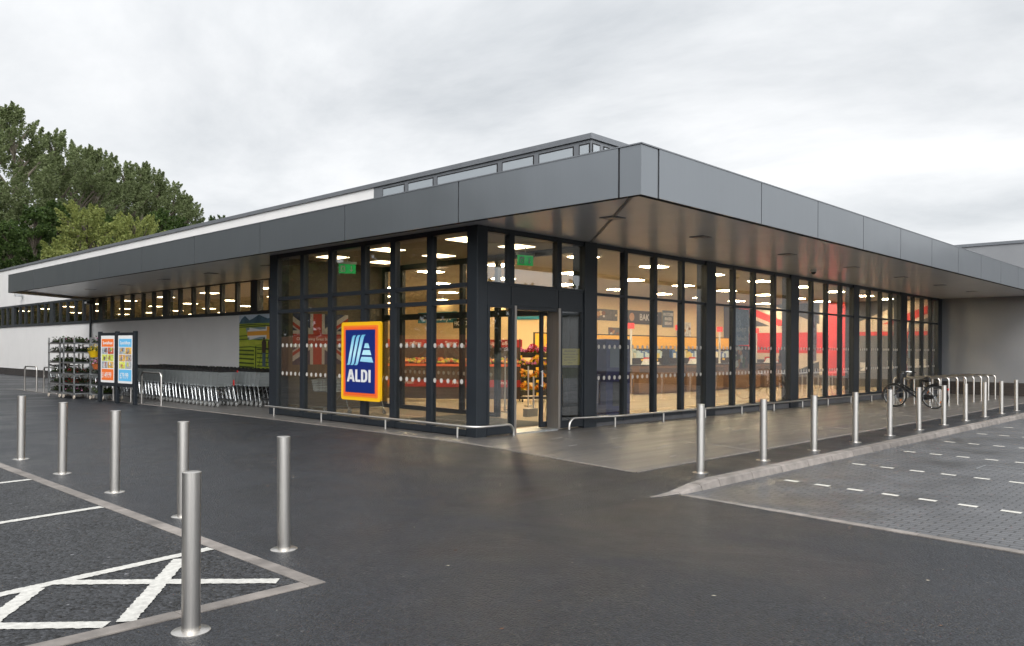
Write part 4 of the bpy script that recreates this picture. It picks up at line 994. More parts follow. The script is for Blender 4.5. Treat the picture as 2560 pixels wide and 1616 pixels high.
# ------------------------------------------------------------------ cameras on the building
cc = thing('security_camera', 'small pale security camera on the white wall left of the canopy end', 'security camera', (WX, 46.6, 4.62))
p = MB(); p.box(-.42, -.05, -.08, .08, .0, .14); p.build('body', m_steel2, cc, bevel=.01); p = MB(); p.tube([(-.06, 0, 0), (0, 0, -.12)], .03, 8); p.build('bracket', m_steel2, cc)
cc = thing('dome_camera', 'dark dome security camera under the canopy near the long shop window', 'security camera', (13.4, 3.2, SOF))
p = MB(); p.cyl((0, 0, -.07), (0, 0, -.001), .09, 20); p.build('housing', m_whitep, cc, smooth=True)
p = MB(); p.tube([(0, 0, -.071-.07*math.sin(a)) for a in [R(q) for q in (0, 20, 40, 60, 80)]], .07, 16, rs=[.072*math.cos(R(q)) for q in (0, 20, 40, 60, 80)]); p.build('dome', m_black, cc, smooth=True)
cc = thing('flood_light', 'small dark flood light at the end of the canopy by the downpipe', 'flood light', (WX-.3, 34.9, 3.84))
p = MB(); p.box(-.12, .06, -.16, .16, -.06, .06); p.build('body', m_frame, cc, bevel=.01); p = MB(); p.box(-.128, -.121, -.13, .13, -.05, .03); p.build('lens', m_whitep, cc)

# ------------------------------------------------------------------ inside the shop
def onX(u, v, x):
    d = ray(u, v); return Vector((CX, CY, H))+d*((x-CX)/d.x)
def clip(poly, x0, x1, y0, y1):
    for ax, s_, lim in ((0, 1, x0), (0, -1, x1), (1, 1, y0), (1, -1, y1)):
        out_ = []
        for i in range(len(poly)):
            a, b = poly[i-1], poly[i]; da = s_*(a[ax]-lim); db = s_*(b[ax]-lim)
            if (da >= 0) != (db >= 0):
                t = da/(da-db); out_.append((a[0]+(b[0]-a[0])*t, a[1]+(b[1]-a[1])*t))
            if db >= 0: out_.append(b)
        poly = out_
        if not poly: return []
    return poly
def flag(par, mapf, nrm, hw, hh, rect, blue, white, red, kw=1.0):
    """crossed flag; mapf(a, b, d) -> point, clipped to rect (a0, a1, b0, b1)"""
    def put(poly, d, mt):
        q = clip(poly, *rect)
        if len(q) > 2:
            p = MB(); p.slab([mapf(a, b, d) for a, b in q], Vector(nrm)*-.001); p.build('print', mt, par)
    put([(-hw, -hh), (hw, -hh), (hw, hh), (-hw, hh)], .002, blue)
    def dia(sg, wd, off, d, mt, half=None):
        dx, dy = hw, sg*hh; l = math.hypot(dx, dy); nx, ny = -dy/l, dx/l
        def q(t0, t1, o, w_): return [(dx*t0+nx*(o-w_), dy*t0+ny*(o-w_)), (dx*t1+nx*(o-w_), dy*t1+ny*(o-w_)), (dx*t1+nx*(o+w_), dy*t1+ny*(o+w_)), (dx*t0+nx*(o+w_), dy*t0+ny*(o+w_))]
        if half is None: put(q(-1.3, 1.3, 0, wd), d, mt)
        else:
            put(q(-1.3, 0, half, wd), d, mt); put(q(0, 1.3, -half, wd), d, mt)
    dia(1, .20*hh*kw, 0, .0035, white); dia(-1, .20*hh*kw, 0, .0037, white); dia(1, .066*hh*kw, 0, .005, red, .068*hh*kw); dia(-1, .066*hh*kw, 0, .0052, red, -.068*hh*kw)
    put([(-hw, -.33*hh), (hw, -.33*hh), (hw, .33*hh), (-hw, .33*hh)], .0065, white); put([(-.33*hh, -hh), (.33*hh, -hh), (.33*hh, hh), (-.33*hh, hh)], .0067, white)
    put([(-hw, -.2*hh), (hw, -.2*hh), (hw, .2*hh), (-hw, .2*hh)], .008, red); put([(-.2*hh, -hh), (.2*hh, -hh), (.2*hh, hh), (-.2*hh, hh)], .0082, red)
m_wall_in = mat('shop_wall', (.86, .64, .36), .7, var=.02)
wi = MB(); wi.box(16.0, XB-.02, 15.0, 15.2, .013, 4.074); wi.build('inner_wall', m_wall_in, B)
wi = MB(); wi.box(16.0, 16.2, 15.21, 34, .013, 4.074); wi.build('inner_wall', m_wall_in, B)
wi = MB(); wi.box(29.42, 29.6, FY+.22, 14.99, .013, 4.074); wi.build('inner_wall', mat('mural_ground', (.12, .11, .12), .6), B)
# flag mural on the end wall
FM = thing('flag_mural', 'red, white and navy crossed flag painted across the end wall inside the shop', 'mural', (29.41, 8.9, 0))
flag(FM, lambda a, b, d: (-d, -a, 2.1+b), (-1, 0, 0), 6.3, 2.6, (-5.2, 4.3, -1.6, 1.95), mat('mural_navy', (.045, .046, .06), .6), mat('mural_white', (.60, .50, .40), .6), mat('mural_red', (.66, .02, .012), .5), 1.0)
for i, (y, z1, wd) in enumerate(((7.55, 2.42, 1.15), (6.32, 2.42, 1.2), (5.1, 2.42, 1.1))):
    d = thing('grey_door', ['grey service door on the flag wall, nearest the tills', 'middle grey service door on the flag wall', 'grey service door on the flag wall, nearest the window'][i], 'door', (29.40, y, .014))
    p = MB(); p.box(-.05, -.012, -wd/2, wd/2, 0, z1); p.build('leaf', mat('door_grey', (.10, .10, .105), .4), d); p = MB(); p.tube([(-.09, wd/2-.1, .95), (-.09, wd/2-.1, 1.1)], .012, 6); p.build('handle', m_steel, d)
    p = MB(); p.box(-.056, -.0505, -.25, .2, .75+.1*i, 1.15+.1*i); p.build('notice', m_flagw, d)
# bakery signs
def panel_sign(name, label, loc, rot, w_, h_, mt, lines, size, tmat, dy=.0):
    t = thing(name, label, 'sign', loc, rot)
    p = MB(); p.box(-w_/2, w_/2, .0, .03, -h_/2, h_/2); p.build('board', mt, t)
    n = len(lines)
    for i, s_ in enumerate(lines): text_mesh('lettering', s_, size, tmat, t, (dy, -.004, (n-1)*size*.55-i*size*1.1), ROT_mY, .006, .001)
    return t
m_slate = mat('sign_slate', (.022, .02, .018), .5); m_teal = mat('sign_teal', (.015, .21, .30), .5); m_bsign = mat('sign_grey_blue', (.10, .13, .17), .5)
t = panel_sign('bakery_sign', 'black sign reading bakery in pale capitals on the back wall', (21.95, 14.965, 3.22), 0, 2.9, .62, m_slate, ['BAKERY'], .42, m_flagw, .32)
p = MB(); p.tube([(-1.05, -.006, 0), (-1.05, -.012, 0)], .2, 16, rs=[.2, .17]); p.build('emblem', mat('loaf', (.55, .30, .16), .6), t)
panel_sign('bread_sign', 'grey blue square sign reading bread beside the bakery sign', (23.95, 14.965, 3.22), 0, .95, .82, m_bsign, ['IN STORE', 'BAKED', 'BREAD'], .2, m_flagw)
for i, (u0, u1, v0, v1) in enumerate(((1045, 1142, 783, 806), (1288, 1356, 762, 798))):
    a = onX(u0, v0, 15.9); b = onX(u1, v1, 15.9)
    panel_sign('hanging_sign', ['teal sign with white lettering seen through the lobby glass, left of the doorway', 'teal sign with white lettering seen through the open doorway'][i], (15.9, (a.y+b.y)/2, (a.z+b.z)/2), R(-90), abs(a.y-b.y), abs(a.z-b.z), m_teal, ['Specialbuys'], .5 if i else .46, m_flagw)
a = onX(1133, 798, 15.9); b = onX(1200, 820, 15.9)
panel_sign('hanging_sign', 'black hanging sign with pale capitals between the two teal signs', (15.9, (a.y+b.y)/2, (a.z+b.z)/2), R(-90), abs(a.y-b.y), abs(a.z-b.z), m_slate, ['HOT DRINKS'], .28, m_flagw)
# exit signs
def exit_sign(label, loc, rz):
    t = thing('exit_sign', label, 'exit sign', loc, rz)
    p = MB(); p.box(-.2, .2, -.02, .02, -.11, .11); p.build('panel', m_exit, t)
    p = MB(); p.tube([(0, 0, .111), (0, 0, .30)], .012, 6); p.box(-.22, .22, -.05, .05, .115, .17); p.build('bracket', m_whitep, t)
    p = MB(); y = -.023
    for poly in ([(-.16, -.075), (-.05, -.075), (-.05, .075), (-.16, .075)],): p.slab([(a, y, b) for a, b in poly], (0, .002, 0))
    p.slab([(.085, y, .07), (.105, y, .07), (.105, y, -.02), (.14, y, -.02), (.095, y, -.075), (.05, y, -.02), (.085, y, -.02)], (0, .002, 0)); p.build('arrow', m_flagw, t)
    p = MB(); y = -.0255
    p.slab([(-.125, y, .02), (-.1, y, .045), (-.085, y, .04), (-.085, y, -.0), (-.07, y, -.02), (-.07, y, -.06), (-.085, y, -.06), (-.09, y, -.025), (-.11, y, -.02), (-.12, y, -.06), (-.14, y, -.06), (-.125, y, -.01)], (0, .002, 0)); p.build('running_figure', m_exit, t)
exit_sign('green emergency exit sign hanging inside above the open doorway', (3.3, 5.35, 3.66), R(-12))
exit_sign('green emergency exit sign hanging inside the lobby above the flag poster', (1.55, 9.6, 3.62), R(-30))
# flag poster in the lobby
FP = thing('flag_poster', 'crossed flag poster with white text on its red band, on the lobby end wall', 'poster', (2.30, LY-.025, 1.94))
flag(FP, lambda a, b, d: (a, -d, b), (0, -1, 0), 1.12, .68, (-.75, .98, -.68, .68), m_navy, mat('poster_white', (.42, .40, .38), .6), mat('poster_red', (.34, .02, .015), .6), .9)
text_mesh('lettering', 'Championing Great British Quality', .105, m_flagw, FP, (.10, -.0105, 0), ROT_mY, .001, .0004)
# tills
def till_proto():
    t = thing('checkout_till', 'x', 'checkout')
    p = MB(); p.box(-1.25, 1.25, -.35, .35, .06, 1.08); p.box(-1.2, 1.2, -.30, .30, 0, .059); p.build('counter', m_wood, t, bevel=.01)
    p = MB(); p.box(-1.28, 1.28, -.38, .38, 1.081, 1.12); p.build('worktop', m_black, t)
    p = MB(); p.box(-1.25, 1.25, -.362, -.351, .82, .98); p.build('trim_panel', mat('till_trim', (.07, .045, .03), .4), t)
    p = MB(); p.box(.55, .85, -.1, .05, 1.121, 1.45); p.tube([(.7, -.02, 1.12), (.7, -.02, 1.62)], .02, 6); p.box(.5, .9, -.05, -.02, 1.45, 1.72); p.build('screen', m_black, t)
    p = MB(); p.box(-.2, .1, -.2, 0, 1.121, 1.22); p.hexa([(-.75, -.25, 1.121), (-.35, -.25, 1.121), (-.35, 0, 1.121), (-.75, 0, 1.121)], [(-.72, -.2, 1.34), (-.38, -.2, 1.34), (-.38, -.12, 1.34), (-.72, -.12, 1.34)]); p.build('card_machine', m_whitep, t)
    p = MB(); p.tube([(-1.1, .2, 1.12), (-1.1, .2, 2.5)], .045, 8); p.build('number_post', m_whitep, t, smooth=True)
    p = MB(); p.box(-1.2, -1.0, .12, .28, 2.5, 2.72); p.build('number_lamp', mat('lamp_red', (.75, .05, .04), .4, emit=.8), t)
    p = MB(); p.box(-.30, .0, .16, .26, 1.13, 1.4); p.build('red_carton', m_red, t)
    return t
TL = till_proto()
for i in range(5):
    o = TL if i == 0 else dup(TL)
    o.location = (13.6+3.15*i, 11.1-.12*i, .013); o.rotation_euler = (0, 0, R(-6)); tag(o, ordn[i]+' wooden checkout till counted from the entrance doors', None, 'checkout tills inside the shop')
# stock displays behind the tills
pk = [(.10, .32, .55), (.25, .50, .20), (.5, .62, .66), (.62, .5, .12), (.06, .14, .36), (.65, .62, .5)]
random.seed(31)
for i in range(5):
    t = thing('stock_display', ordn[i]+' shelf display with yellow header behind the tills, counted from the entrance', 'shelf display', (14.6+3.0*i, 13.6, .013), R(-4), 'shelf displays behind the tills')
    p = MB(); p.box(-1.35, 1.35, -.02, .5, 0, 1.2); p.box(-1.35, 1.35, .4, .5, 1.2, 2.35); p.build('cabinet', m_slate, t)
    p = MB(); p.box(-1.35, 1.35, .36, .399, 1.75, 2.3); p.build('header_panel', mat('header_yellow', (.78, .40, .03), .5), t)
    p = MB(); p.box(-1.35, 1.35, -.04, .39, 1.3, 1.33); p.box(-1.35, 1.35, -.05, -.042, 1.2, 1.3); p.build('shelf', m_black, t)
    p = MB()
    x = -1.3
    while x < 1.2:
        w_ = random.uniform(.09, .2); p.use(mat('pack_%d' % random.randrange(6), pk[random.randrange(6)], .4)); h_ = random.uniform(.2, .34); p.box(x, x+w_-.012, .0, .14, 1.331, 1.331+h_); p.box(x, x+w_-.012, .16, .3, 1.331, 1.40+h_); x += w_
    s_ = p.build('packets', None, t); s_['kind'] = 'stuff'
    p = MB(); 
    for x in (-.9, .1, .9): p.slab([(x, -.06, 1.21), (x+.2, -.06, 1.21), (x+.2, -.06, 1.29), (x, -.06, 1.29)], (0, .006, 0))
    p.build('price_ticket', m_yellow, t)
rr = random.Random(12)
for i, (x, z, w_, h_, c) in enumerate(((17.6, 2.55, 1.5, .7, (.70, .42, .12)), (19.6, 2.45, .9, .5, (.12, .10, .09)), (25.4, 2.7, 1.3, .8, (.62, .60, .58)), (27.4, 2.5, 1.5, .6, (.30, .36, .42)), (19.0, 3.25, 1.6, .5, (.10, .09, .08)))):
    t = thing('wall_picture', ['orange food picture on the back wall, left of the bakery sign', 'small dark food picture on the back wall below the bakery sign', 'pale food picture on the back wall right of the bread sign', 'grey blue food picture on the back wall by the flag mural', 'black price board on the back wall left of the bakery sign'][i], 'picture', (x, 14.97, z))
    p = MB(); p.box(-w_/2, w_/2, 0, .025, -h_/2, h_/2); p.build('board', mat('picture_%d' % i, c, .5, var=.45, vscale=6), t)
    p = MB()
    for k in range(7):
        p.use(mat('picture_spot_%d' % (k % 4), [(.5, .25, .08), (.65, .5, .3), (.2, .07, .03), (.6, .56, .5)][k % 4], .5)); a = rr.uniform(-w_/2+.12, w_/2-.12); b = rr.uniform(-h_/2+.12, h_/2-.12); q = rr.uniform(.05, .11)
        p.slab([(a+q*1.5*math.cos(6.28*j/8), -.002-.0003*k, b+q*math.sin(6.28*j/8)) for j in range(8)], (0, .001, 0))
    p.build('print', None, t)
for i in range(6):
    t = thing('chiller_cabinet', ordn[i]+' white chiller cabinet along the back wall, counted from the entrance', 'chiller', (17.3+2.05*i, 14.5, .013), 0, 'chillers along the back wall')
    p = MB(); p.box(-1.0, 1.0, -.4, .42, 0, .9); p.build('body', m_whitep, t, bevel=.02); p = MB(); p.box(-1.0, 1.0, .25, .42, .901, 2.1); p.build('back_panel', mat('chiller_back', (.55, .56, .56), .4), t)
    p = MB()
    for z0 in (.92, 1.3, 1.68):
        x = -.95
        while x < .85:
            w_ = rr.uniform(.1, .22); p.use(mat('pack_%d' % rr.randrange(6), (.5, .5, .5))); p.box(x, x+w_-.015, -.1, .24, z0, z0+rr.uniform(.18, .3)); x += w_
    q = p.build('packets', None, t); q['kind'] = 'stuff'
rr = random.Random(77)
# blue cabinet, posters in the window
t = thing('cabinet', 'tall dark blue cabinet just inside the window by the entrance column', 'cabinet', (6.55, 5.45, .013), R(-8))
p = MB(); p.box(-.42, .42, -.3, .3, 0, 1.95); p.build('body', mat('cabinet_blue', (.008, .014, .11), .35), t, bevel=.015); p = MB(); p.box(-.3, .02, -.308, -.301, 1.25, 1.75); p.build('notice', m_bsign, t); p = MB(); p.box(-.2, .3, -.308, -.301, .3, .9); p.build('hatch', m_black, t)
def win_poster(name, label, x0, x1, z0, z1, base, blobs, seed):
    t = thing(name, label, 'poster', ((x0+x1)/2, FY+.30, 0)); hw = (x1-x0)/2; rr = random.Random(seed)
    p = MB(); p.box(-hw, hw, 0, .006, z0, z1); p.build('sheet', base, t)
    p = MB()
    for k in range(len(blobs)*9):
        p.use(blobs[k % len(blobs)]); r_ = rr.uniform(.05, .15)*hw*2; cx_ = rr.uniform(-hw+r_, hw-r_); cz = rr.uniform(z0+r_, z1-r_); n_ = 9; a0 = rr.uniform(0, 6)
        p.slab([(cx_+r_*math.cos(a0+2*math.pi*q/n_)*rr.uniform(.7, 1), -.001-.0002*k, cz+r_*math.sin(a0+2*math.pi*q/n_)*rr.uniform(.6, 1.2)) for q in range(n_)], (0, .0006, 0))
    p.build('print', None, t); return t
m_p = lambda n, c: mat('print_'+n, c, .5, var=.4, vscale=22)
win_poster('window_poster', 'window poster of dark vegetables hanging low in the shop window', 11.45, 12.3, 1.18, 1.84, m_p('soil', (.05, .03, .02)), [m_p('leek', (.10, .13, .03)), m_p('parsnip', (.62, .55, .40)), m_p('carrot', (.55, .2, .04)), m_p('bark', (.12, .07, .04))], 3)
t = win_poster('window_poster', 'pale blue window poster with white script lettering above the vegetable poster', 11.43, 12.35, 1.86, 2.9, m_p('pale', (.30, .38, .45)), [m_p('mist', (.38, .45, .50)), m_p('mist2', (.26, .34, .42))], 4)
text_mesh('lettering', 'LOVE IT', .15, m_flagw, t, (0, -.012, 2.3), ROT_mY, .001, .0004); text_mesh('lettering', 'baked!', .2, m_flagw, t, (0, -.012, 2.05), ROT_mY, .001, .0004)
win_poster('window_poster', 'tall red and pale food poster hanging in the shop window', 16.5, 17.15, 1.35, 2.9, m_p('rose', (.62, .42, .40)), [m_p('meat', (.42, .06, .04)), m_p('cream', (.70, .62, .55)), m_p('ham', (.55, .2, .16))], 5)
win_poster('window_poster', 'narrow pale blue food poster hanging at the far end of the shop window', 26.5, 27.1, 1.42, 2.95, m_p('ice', (.45, .58, .64)), [m_p('fish', (.45, .2, .12)), m_p('snow', (.62, .66, .66))], 6)
# flower stand in the doorway view
def flower_stand(name, label, loc, rz, tiers, wd, cols_):
    t = thing(name, label, 'display stand', loc, rz)
    p = MB()
    for s_ in (-1, 1): p.tube([(s_*wd/2, .35, 0), (s_*wd/2, .35, tiers*.42+.35)], .02, 6)
    for s_ in (-1, 1):
        p.cyl((s_*(wd/2-.05)-.02, -.2, .06), (s_*(wd/2-.05)+.02, -.2, .06), .06, 12)
    p.box(-wd/2, wd/2, -.3, .38, .1, .16); p.build('frame', m_black, t)
    for k in range(tiers):
        z = .22+.40*k; y0 = -.32+.12*k
        p = MB(); p.hexa([(-wd/2, y0, z), (wd/2, y0, z), (wd/2, y0+.26, z), (-wd/2, y0+.26, z)], [(-wd/2, y0-.05, z+.15), (wd/2, y0-.05, z+.15), (wd/2, y0+.26, z+.15), (-wd/2, y0+.26, z+.15)]); b_2 = p.build('bucket', m_black, t)
        p = MB(); p.box(-.1, .08, y0-.06, y0-.052, z+.0, z+.09); p.build('price_ticket', m_yellow, b_2)
        def pos(n):
            q = rng.uniform(0, 1, (n, 3)); return np.stack([(q[:, 0]-.5)*wd, y0-.08+q[:, 1]*.32, z+.13+q[:, 2]*.26*(.6+.4*np.sin(q[:, 0]*14+k))], 1)
        parts = [(leaves(300, pos, .05, m_gr), m_gr)]+[(leaves(260, lambda n: pos(n)+np.array([0, -.05, .06]), .045, c_, .9), c_) for c_ in cols_[k % len(cols_)]]
        f = bpy.data.objects.new('bouquets', leaf_mesh('bouquets', parts)); COL.objects.link(f); f.parent = t; f['kind'] = 'stuff'
    return t
m_flo = leaf_mat('petal_orange', (.6, .15, .02), (.8, .35, .05))
flower_stand('flower_stand', 'tiered stand of colourful flower bouquets seen through the open doorway', (9.6, 10.6, .013), R(-42), 4, 1.15, [(m_flo, m_fly), (m_fly, m_flo), (m_fly, m_flp), (m_flp, m_flr)])
# produce and offer displays seen through the lobby glass
rr = random.Random(4)
for i, (x, y, lb) in enumerate(((6.9, 13.9, 'red fronted offer display seen through the lobby glass, farthest from the doorway'), (7.9, 12.6, 'red fronted offer display seen through the lobby glass, middle one'), (8.9, 11.6, 'red fronted offer display seen through the lobby glass, nearest the flower stand'))):
    t = thing('offer_display', lb, 'shelf display', (x, y, .013), R(-43), 'offer displays behind the lobby')
    p = MB(); p.box(-.7, .7, -.05, .5, .06, 1.15); p.box(-.7, .7, .3, .5, 1.15, 1.75); p.build('cabinet', mat('display_dark', (.06, .04, .03), .5), t)
    p = MB(); p.box(-.7, .7, .26, .299, 1.75, 2.0); p.build('header_panel', mat('display_red', (.34, .02, .015), .5), t); p = MB(); p.box(-.7, .7, -.075, -.051, .45, .68); p.build('front_panel', mat('display_red', (.34, .02, .015), .5), t)
    p = MB(); p.box(-.7, .7, -.09, -.051, 1.12, 1.2); p.build('shelf_edge', mat('edge_orange', (.75, .15, .06), .5), t)
    text_mesh('lettering', 'Super offers', .17, m_flagw, t, (0, .255, 1.875), ROT_mY, .001, .0005); text_mesh('lettering', 'Fresh', .16, m_flagw, t, (0, -.08, .6), ROT_mY, .001, .0005)
    p = MB()
    for k in range(90):
        p.use(m_p(['apple', 'peach', 'lime', 'potato', 'lemon'][k % 5], [(.4, .04, .02), (.7, .3, .1), (.3, .4, .06), (.42, .26, .12), (.75, .5, .06)][k % 5])); cx_ = rr.uniform(-.62, .62); cy_ = rr.uniform(0, .25); s_ = rr.uniform(.04, .07); z0 = 1.2+cy_*.5
        p.tube([(cx_, cy_, z0+q) for q in (0, s_*.4, s_, s_*1.4)], s_, 7, rs=[s_*.5, s_, s_*.9, s_*.3])
    f = p.build('produce', None, t, smooth=True); f['kind'] = 'stuff'
# steel barrier posts of the entrance
for i, (x, y) in enumerate(((5.6, 8.2), (5.6, 9.6), (7.6, 9.2), (5.3, 6.9))):
    t = thing('barrier_post', ['steel barrier post behind the lobby screen, by the left edge of the doorway', 'pale barrier post behind the lobby screen, farthest left', 'steel barrier post inside the doorway, in front of the flower stand', 'short steel barrier post just inside the doorway'][i], 'barrier post', (x, y, .013))
    h_ = (1.5, 1.9, 1.2, 1.0)[i]
    p = MB(); p.tube([(0, 0, 0), (0, 0, h_)], .022, 12); p.build('post', m_steel if i != 1 else m_whitep, t, smooth=True); p = MB(); p.box(-.3 if i == 3 else -.08, .08, -.08, .08, 0, .2 if i == 3 else .05); p.build('base', m_greyrub if i == 3 else m_steel, t)

# ------------------------------------------------------------------ trees
m_bark = mat('bark', (.075, .06, .045), .9, var=.3, vscale=6); m_barkp = mat('bark_pale', (.22, .19, .15), .9, var=.3, vscale=5)
def crown_pts(sprays, n, up):
    """leaf centres scattered along tapering sprays that point outwards and upwards"""
    c = np.array([q[:3] for q in sprays]); r = np.array([q[3] for q in sprays]); wgt = r**1.7; wgt = wgt/wgt.sum()
    ax = np.stack([c[:, 0], c[:, 1], np.zeros(len(c))], 1); ax /= (np.linalg.norm(ax, axis=1)[:, None]+.3); ax = ax*(1-up)+np.array([0, 0, up])+rng.normal(size=ax.shape)*.18; ax /= np.linalg.norm(ax, axis=1)[:, None]
    k = rng.choice(len(sprays), n, p=wgt); t = rng.uniform(-.55, 1, n)
    d = rng.normal(size=(n, 3)); d /= np.linalg.norm(d, axis=1)[:, None]
    wd = r[k]*np.clip(1.05-t, .08, 1)**.8*rng.uniform(.15, 1, n)**.55*.85
    return c[k]+ax[k]*(t*r[k]*1.9)[:, None]+d*wd[:, None]
def make_tree(name, label, cat, h, z0, rmax, nb, nl, size, mt, trunk_mt, shape, group=None, lean=0, br=(.5, .95), up=.75):
    t = thing(name, label, cat, (0, 0, 0), 0, group)
    blobs = []
    for k in range(nb):
        f = rng.uniform(0, 1)**.85; z = z0+(h-z0)*f
        rr_ = rmax*shape(f); a = rng.uniform(0, 6.283); q = rr_*math.sqrt(rng.uniform(.05, 1))
        s_ = rng.uniform(*br)*(.6+.5*rmax/3)*(1-.45*f)
        blobs.append((q*math.cos(a)+lean*f, q*math.sin(a), min(z, h-s_*.8), s_))
    p = MB(); p.use(trunk_mt); zz = [0, h*.25, h*.5, h*.75, h*.93]; p.tube([(lean*z/h+.12*math.sin(z), .1*math.cos(z*.7), z) for z in zz], .3, 8, rs=[.016*h, .013*h, .009*h, .005*h, .002*h])
    for b in blobs[::3]:
        zb_ = max(z0*.6, b[2]-(abs(b[0])+abs(b[1]))*.8-.6); p.tube([(lean*zb_/h, 0, zb_), ((b[0]+lean*zb_/h)/2, b[1]/2, (zb_+b[2])/2+.1), b[:3]], .05, 5, rs=[.006*h, .004*h, .0015*h])
    p.build('trunk', None, t, smooth=True)
    n = bpy.data.objects.new('crown', leaf_mesh('crown', [(leaves(nl, lambda k: crown_pts(blobs, k, up), size, mt, .7), mt)])); COL.objects.link(n); n.parent = t
    return t
m_pop = leaf_mat('foliage_poplar', (.11, .145, .055), (.215, .25, .12)); m_con = leaf_mat('foliage_conifer', (.03, .058, .016), (.10, .155, .04)); m_yel = leaf_mat('foliage_yellow', (.16, .20, .055), (.30, .32, .10)); m_mid = leaf_mat('foliage_mid', (.03, .05, .012), (.09, .12, .03))
sh_pop = lambda f: (.55+.45*math.sin(min(1, f*1.25)*math.pi*.55+.35))*(1 if f < .6 else 1-.8*((f-.6)/.4)**1.6)
sh_con = lambda f: 1-.8*f**1.4
sh_rnd = lambda f: math.sqrt(max(.05, 1-(1.7*f-.75)**2)) if f < 1 else .2
pops = [make_tree('tall_tree', 'x', 'tree', 24.0, 5.5, rm*1.12, 150, 48000, .105, m_pop, m_barkp if k == 1 else m_bark, sh_pop, lean=ln, br=(.45, .95), up=.6) for k, (rm, ln) in enumerate(((3.6, .2), (3.2, -.5), (3.4, .4)))]
tall = [(-80, 276, 68), (26, 272, 75), (122, 334, 85), (185, 368, 91), (225, 376, 95), (268, 396, 99), (310, 411, 104), (352, 419, 108), (395, 437, 113), (432, 461, 118), (464, 494, 122)]
used = [0, 0, 0]
for i, (u, v, d) in enumerate(tall):
    q = at_depth(u, v, d); k = i % 3; o = pops[k] if not used[k] else dup(pops[k]); used[k] = 1
    s_ = q.z/24.0; wv_ = 1.0 if i > 1 else 1.1
    o.location = (q.x, q.y, -.4); o.rotation_euler = (0, 0, random.uniform(0, 6.28)); o.scale = (s_*wv_, s_*wv_, s_*1.015)
    lb = ['tallest grey green tree at the left edge', 'tall grey green tree second from the left edge, with sky showing through its crown'][i] if i < 2 else {10: 'last and lowest tree at the right end of the tall grey green tree line'}.get(i, ordn[i]+' tree from the left in the tall grey green tree line')
    tag(o, lb, None, 'tall tree line beyond the shop')
cons = [make_tree('conifer', 'x', 'conifer tree', 13.5, .3, 2.7, 230, 26000, .10, m_con, m_bark, sh_con, br=(.28, .55), up=.45) for _ in range(2)]
for i, (u, v, d, lb) in enumerate(((-45, 548, 60, 'dark conifer cut by the left edge of the photo, above the white wall'), (22, 556, 62, 'dark conifer second from the left above the white wall'), (88, 520, 66, 'dark conifer with the highest top among those above the white wall'), (142, 512, 70, 'dark conifer just left of the yellow green bushy tree'), (285, 545, 82, 'dark conifer between the two yellow green bushy trees'), (398, 530, 88, 'dark conifer right of the smaller yellow green tree'), (445, 548, 92, 'dark conifer at the right end of the lower trees'))):
    q = at_depth(u, v, d); o = cons[i] if i < 2 else dup(cons[i % 2]); s_ = (q.z+.4)/13.5
    o.location = (q.x, q.y, -.4); o.rotation_euler = (0, 0, random.uniform(0, 6.28)); o.scale = (1.1*s_, 1.1*s_, s_); tag(o, lb, None, 'conifers above the white wall')
for i, (u, v, d, lb) in enumerate(((510, 553, 118, 'thin conifer top just above the parapet, left of the other two'), (531, 541, 120, 'thin conifer top above the parapet, middle one'), (556, 536, 122, 'thin conifer top above the parapet, rightmost'))):
    q = at_depth(u, v, d); o = dup(cons[i % 2]); s_ = q.z/13.5; o.location = (q.x, q.y, -.4); o.rotation_euler = (0, 0, i*2.0); o.scale = (.62*s_, .62*s_, s_); tag(o, lb, None, 'thin conifers behind the parapet')
ye = make_tree('bushy_tree', 'large yellow green bushy tree above the white parapet', 'tree', 13.0, 2.0, 3.5, 190, 36000, .095, m_yel, m_bark, sh_rnd, br=(.4, .75), up=.5)
q = at_depth(216, 508, 64); ye.location = (q.x, q.y, -.4); ye.scale = (q.z/13,)*3
o = dup(ye, None, 2.0, 'smaller yellow green bushy tree right of the large one'); q = at_depth(345, 535, 68); o.location = (q.x, q.y, -.4); o.scale = (q.z/13*.85, q.z/13*.85, q.z/13)

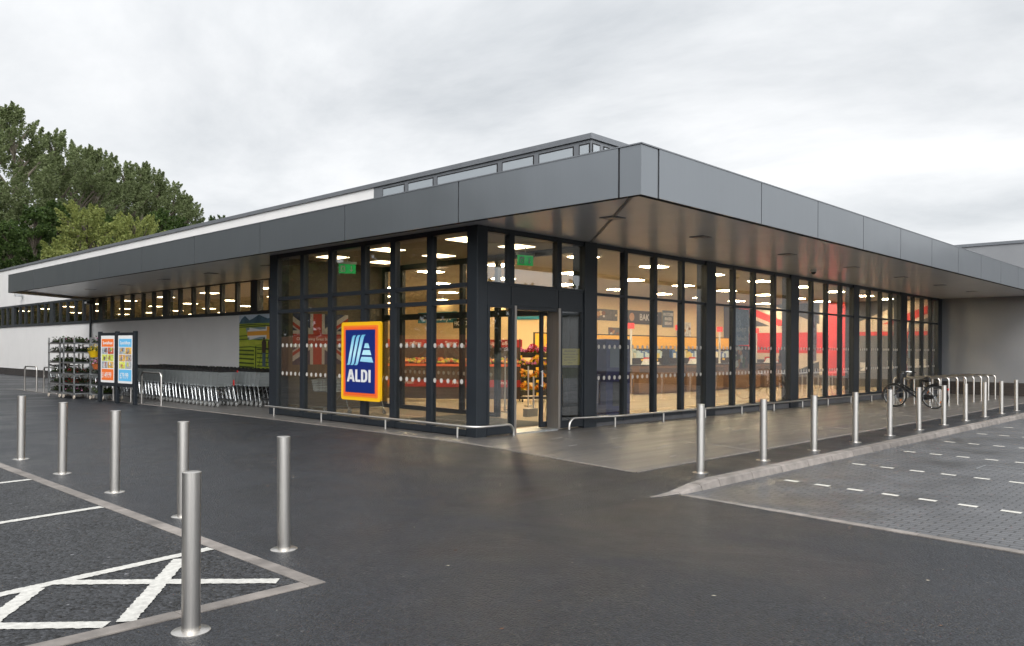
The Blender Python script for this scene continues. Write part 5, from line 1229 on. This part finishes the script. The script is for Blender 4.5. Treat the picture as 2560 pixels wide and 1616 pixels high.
# ------------------------------------------------------------------ what the glass reflects: fence, trees and a low building behind the viewer
fe = thing('timber_fence', 'brown close boarded timber fence beyond the car park, seen reflected in the lobby glass', 'fence', (-12.8, 12, 0))
p = MB(); y = 0; random.seed(8)
while y < 48: p.box(-.012, .012+random.uniform(-.003, .003), y, y+.118, .08, 2.35+random.uniform(-.01, .01)); y += .125
p.build('boards', mat('fence_board', (.30, .15, .08), .8, var=.35, vscale=3, stretch=(8, 8, .6)), fe)
p = MB(); p.box(-.05, -.014, 0, 48, .4, .5); p.box(-.05, -.014, 0, 48, 1.9, 2.0); p.build('rail', mat('fence_rail', (.10, .055, .03), .8), fe)
bk = make_tree('broad_tree', 'x', 'tree', 14.0, 2.2, 4.6, 70, 8000, .26, m_mid, m_bark, sh_rnd, br=(.6, 1.1)); nb_ = 0
spots = [(-19, 24, .8), (-21, 31, 1.05), (-20, 38, 1.2), (-22, 45, 1.15), (-20, 53, 1.25), (-23, 61, 1.2), (-21, 70, 1.3), (-26, 80, 1.3), (-24, 15, .55), (-30, 8, .6), (-22, 90, 1.3), (-25, 100, 1.4), (-20, 110, 1.4), (-27, 122, 1.4), (-18, 133, 1.5), (-24, 146, 1.5)]
spots += [(18, -70, .8), (38, -74, .9), (58, -76, .85), (74, -74, .95), (88, -76, .9), (102, -74, 1.0), (116, -72, .95), (130, -66, .95), (144, -60, 1.0)]
spots += [(14, -52, .55), (24, -56, .75), (33, -50, .5), (43, -57, .8), (54, -60, .62), (66, -62, .72), (80, -62, .66), (94, -64, .8), (108, -60, .7), (122, -58, .8), (136, -52, .75), (150, -45, .8)]
for i, (x, y, s_) in enumerate(spots):
    o = bk if i == 0 else dup(bk)
    o.location = (x, y, -.4); o.rotation_euler = (0, 0, i*1.7); o.scale = (s_*1.05, s_*1.05, s_)
    tag(o, 'broad leafy tree beyond the timber fence, reflected in the lobby glass' if i < 16 else 'broad leafy tree across the road, reflected in the long shop window', None, 'trees beyond the fence' if i < 16 else 'trees across the road')
hb = thing('white_building', 'low white building across the road, reflected in the long shop window', 'building', (82, -44, -.4))
p = MB(); p.box(-20, 20, -6, 5, 0, 6.0); p.build('wall', mat('pale_wall', (.36, .36, .36), .8), hb); p = MB(); p.box(-20.3, 20.3, -6.3, 5.3, 6.001, 6.5); p.build('roof', m_coping, hb, bevel=.15)
for k in range(6):
    p = MB(); x = -16.5+6*k; p.box(x, x+2.4, 5.001, 5.03, 1.0, 2.6); f = p.build('window', m_frame, hb); p = MB(); p.box(x+.1, x+2.3, 5.031, 5.04, 1.1, 2.5); p.build('pane', m_frost, f)
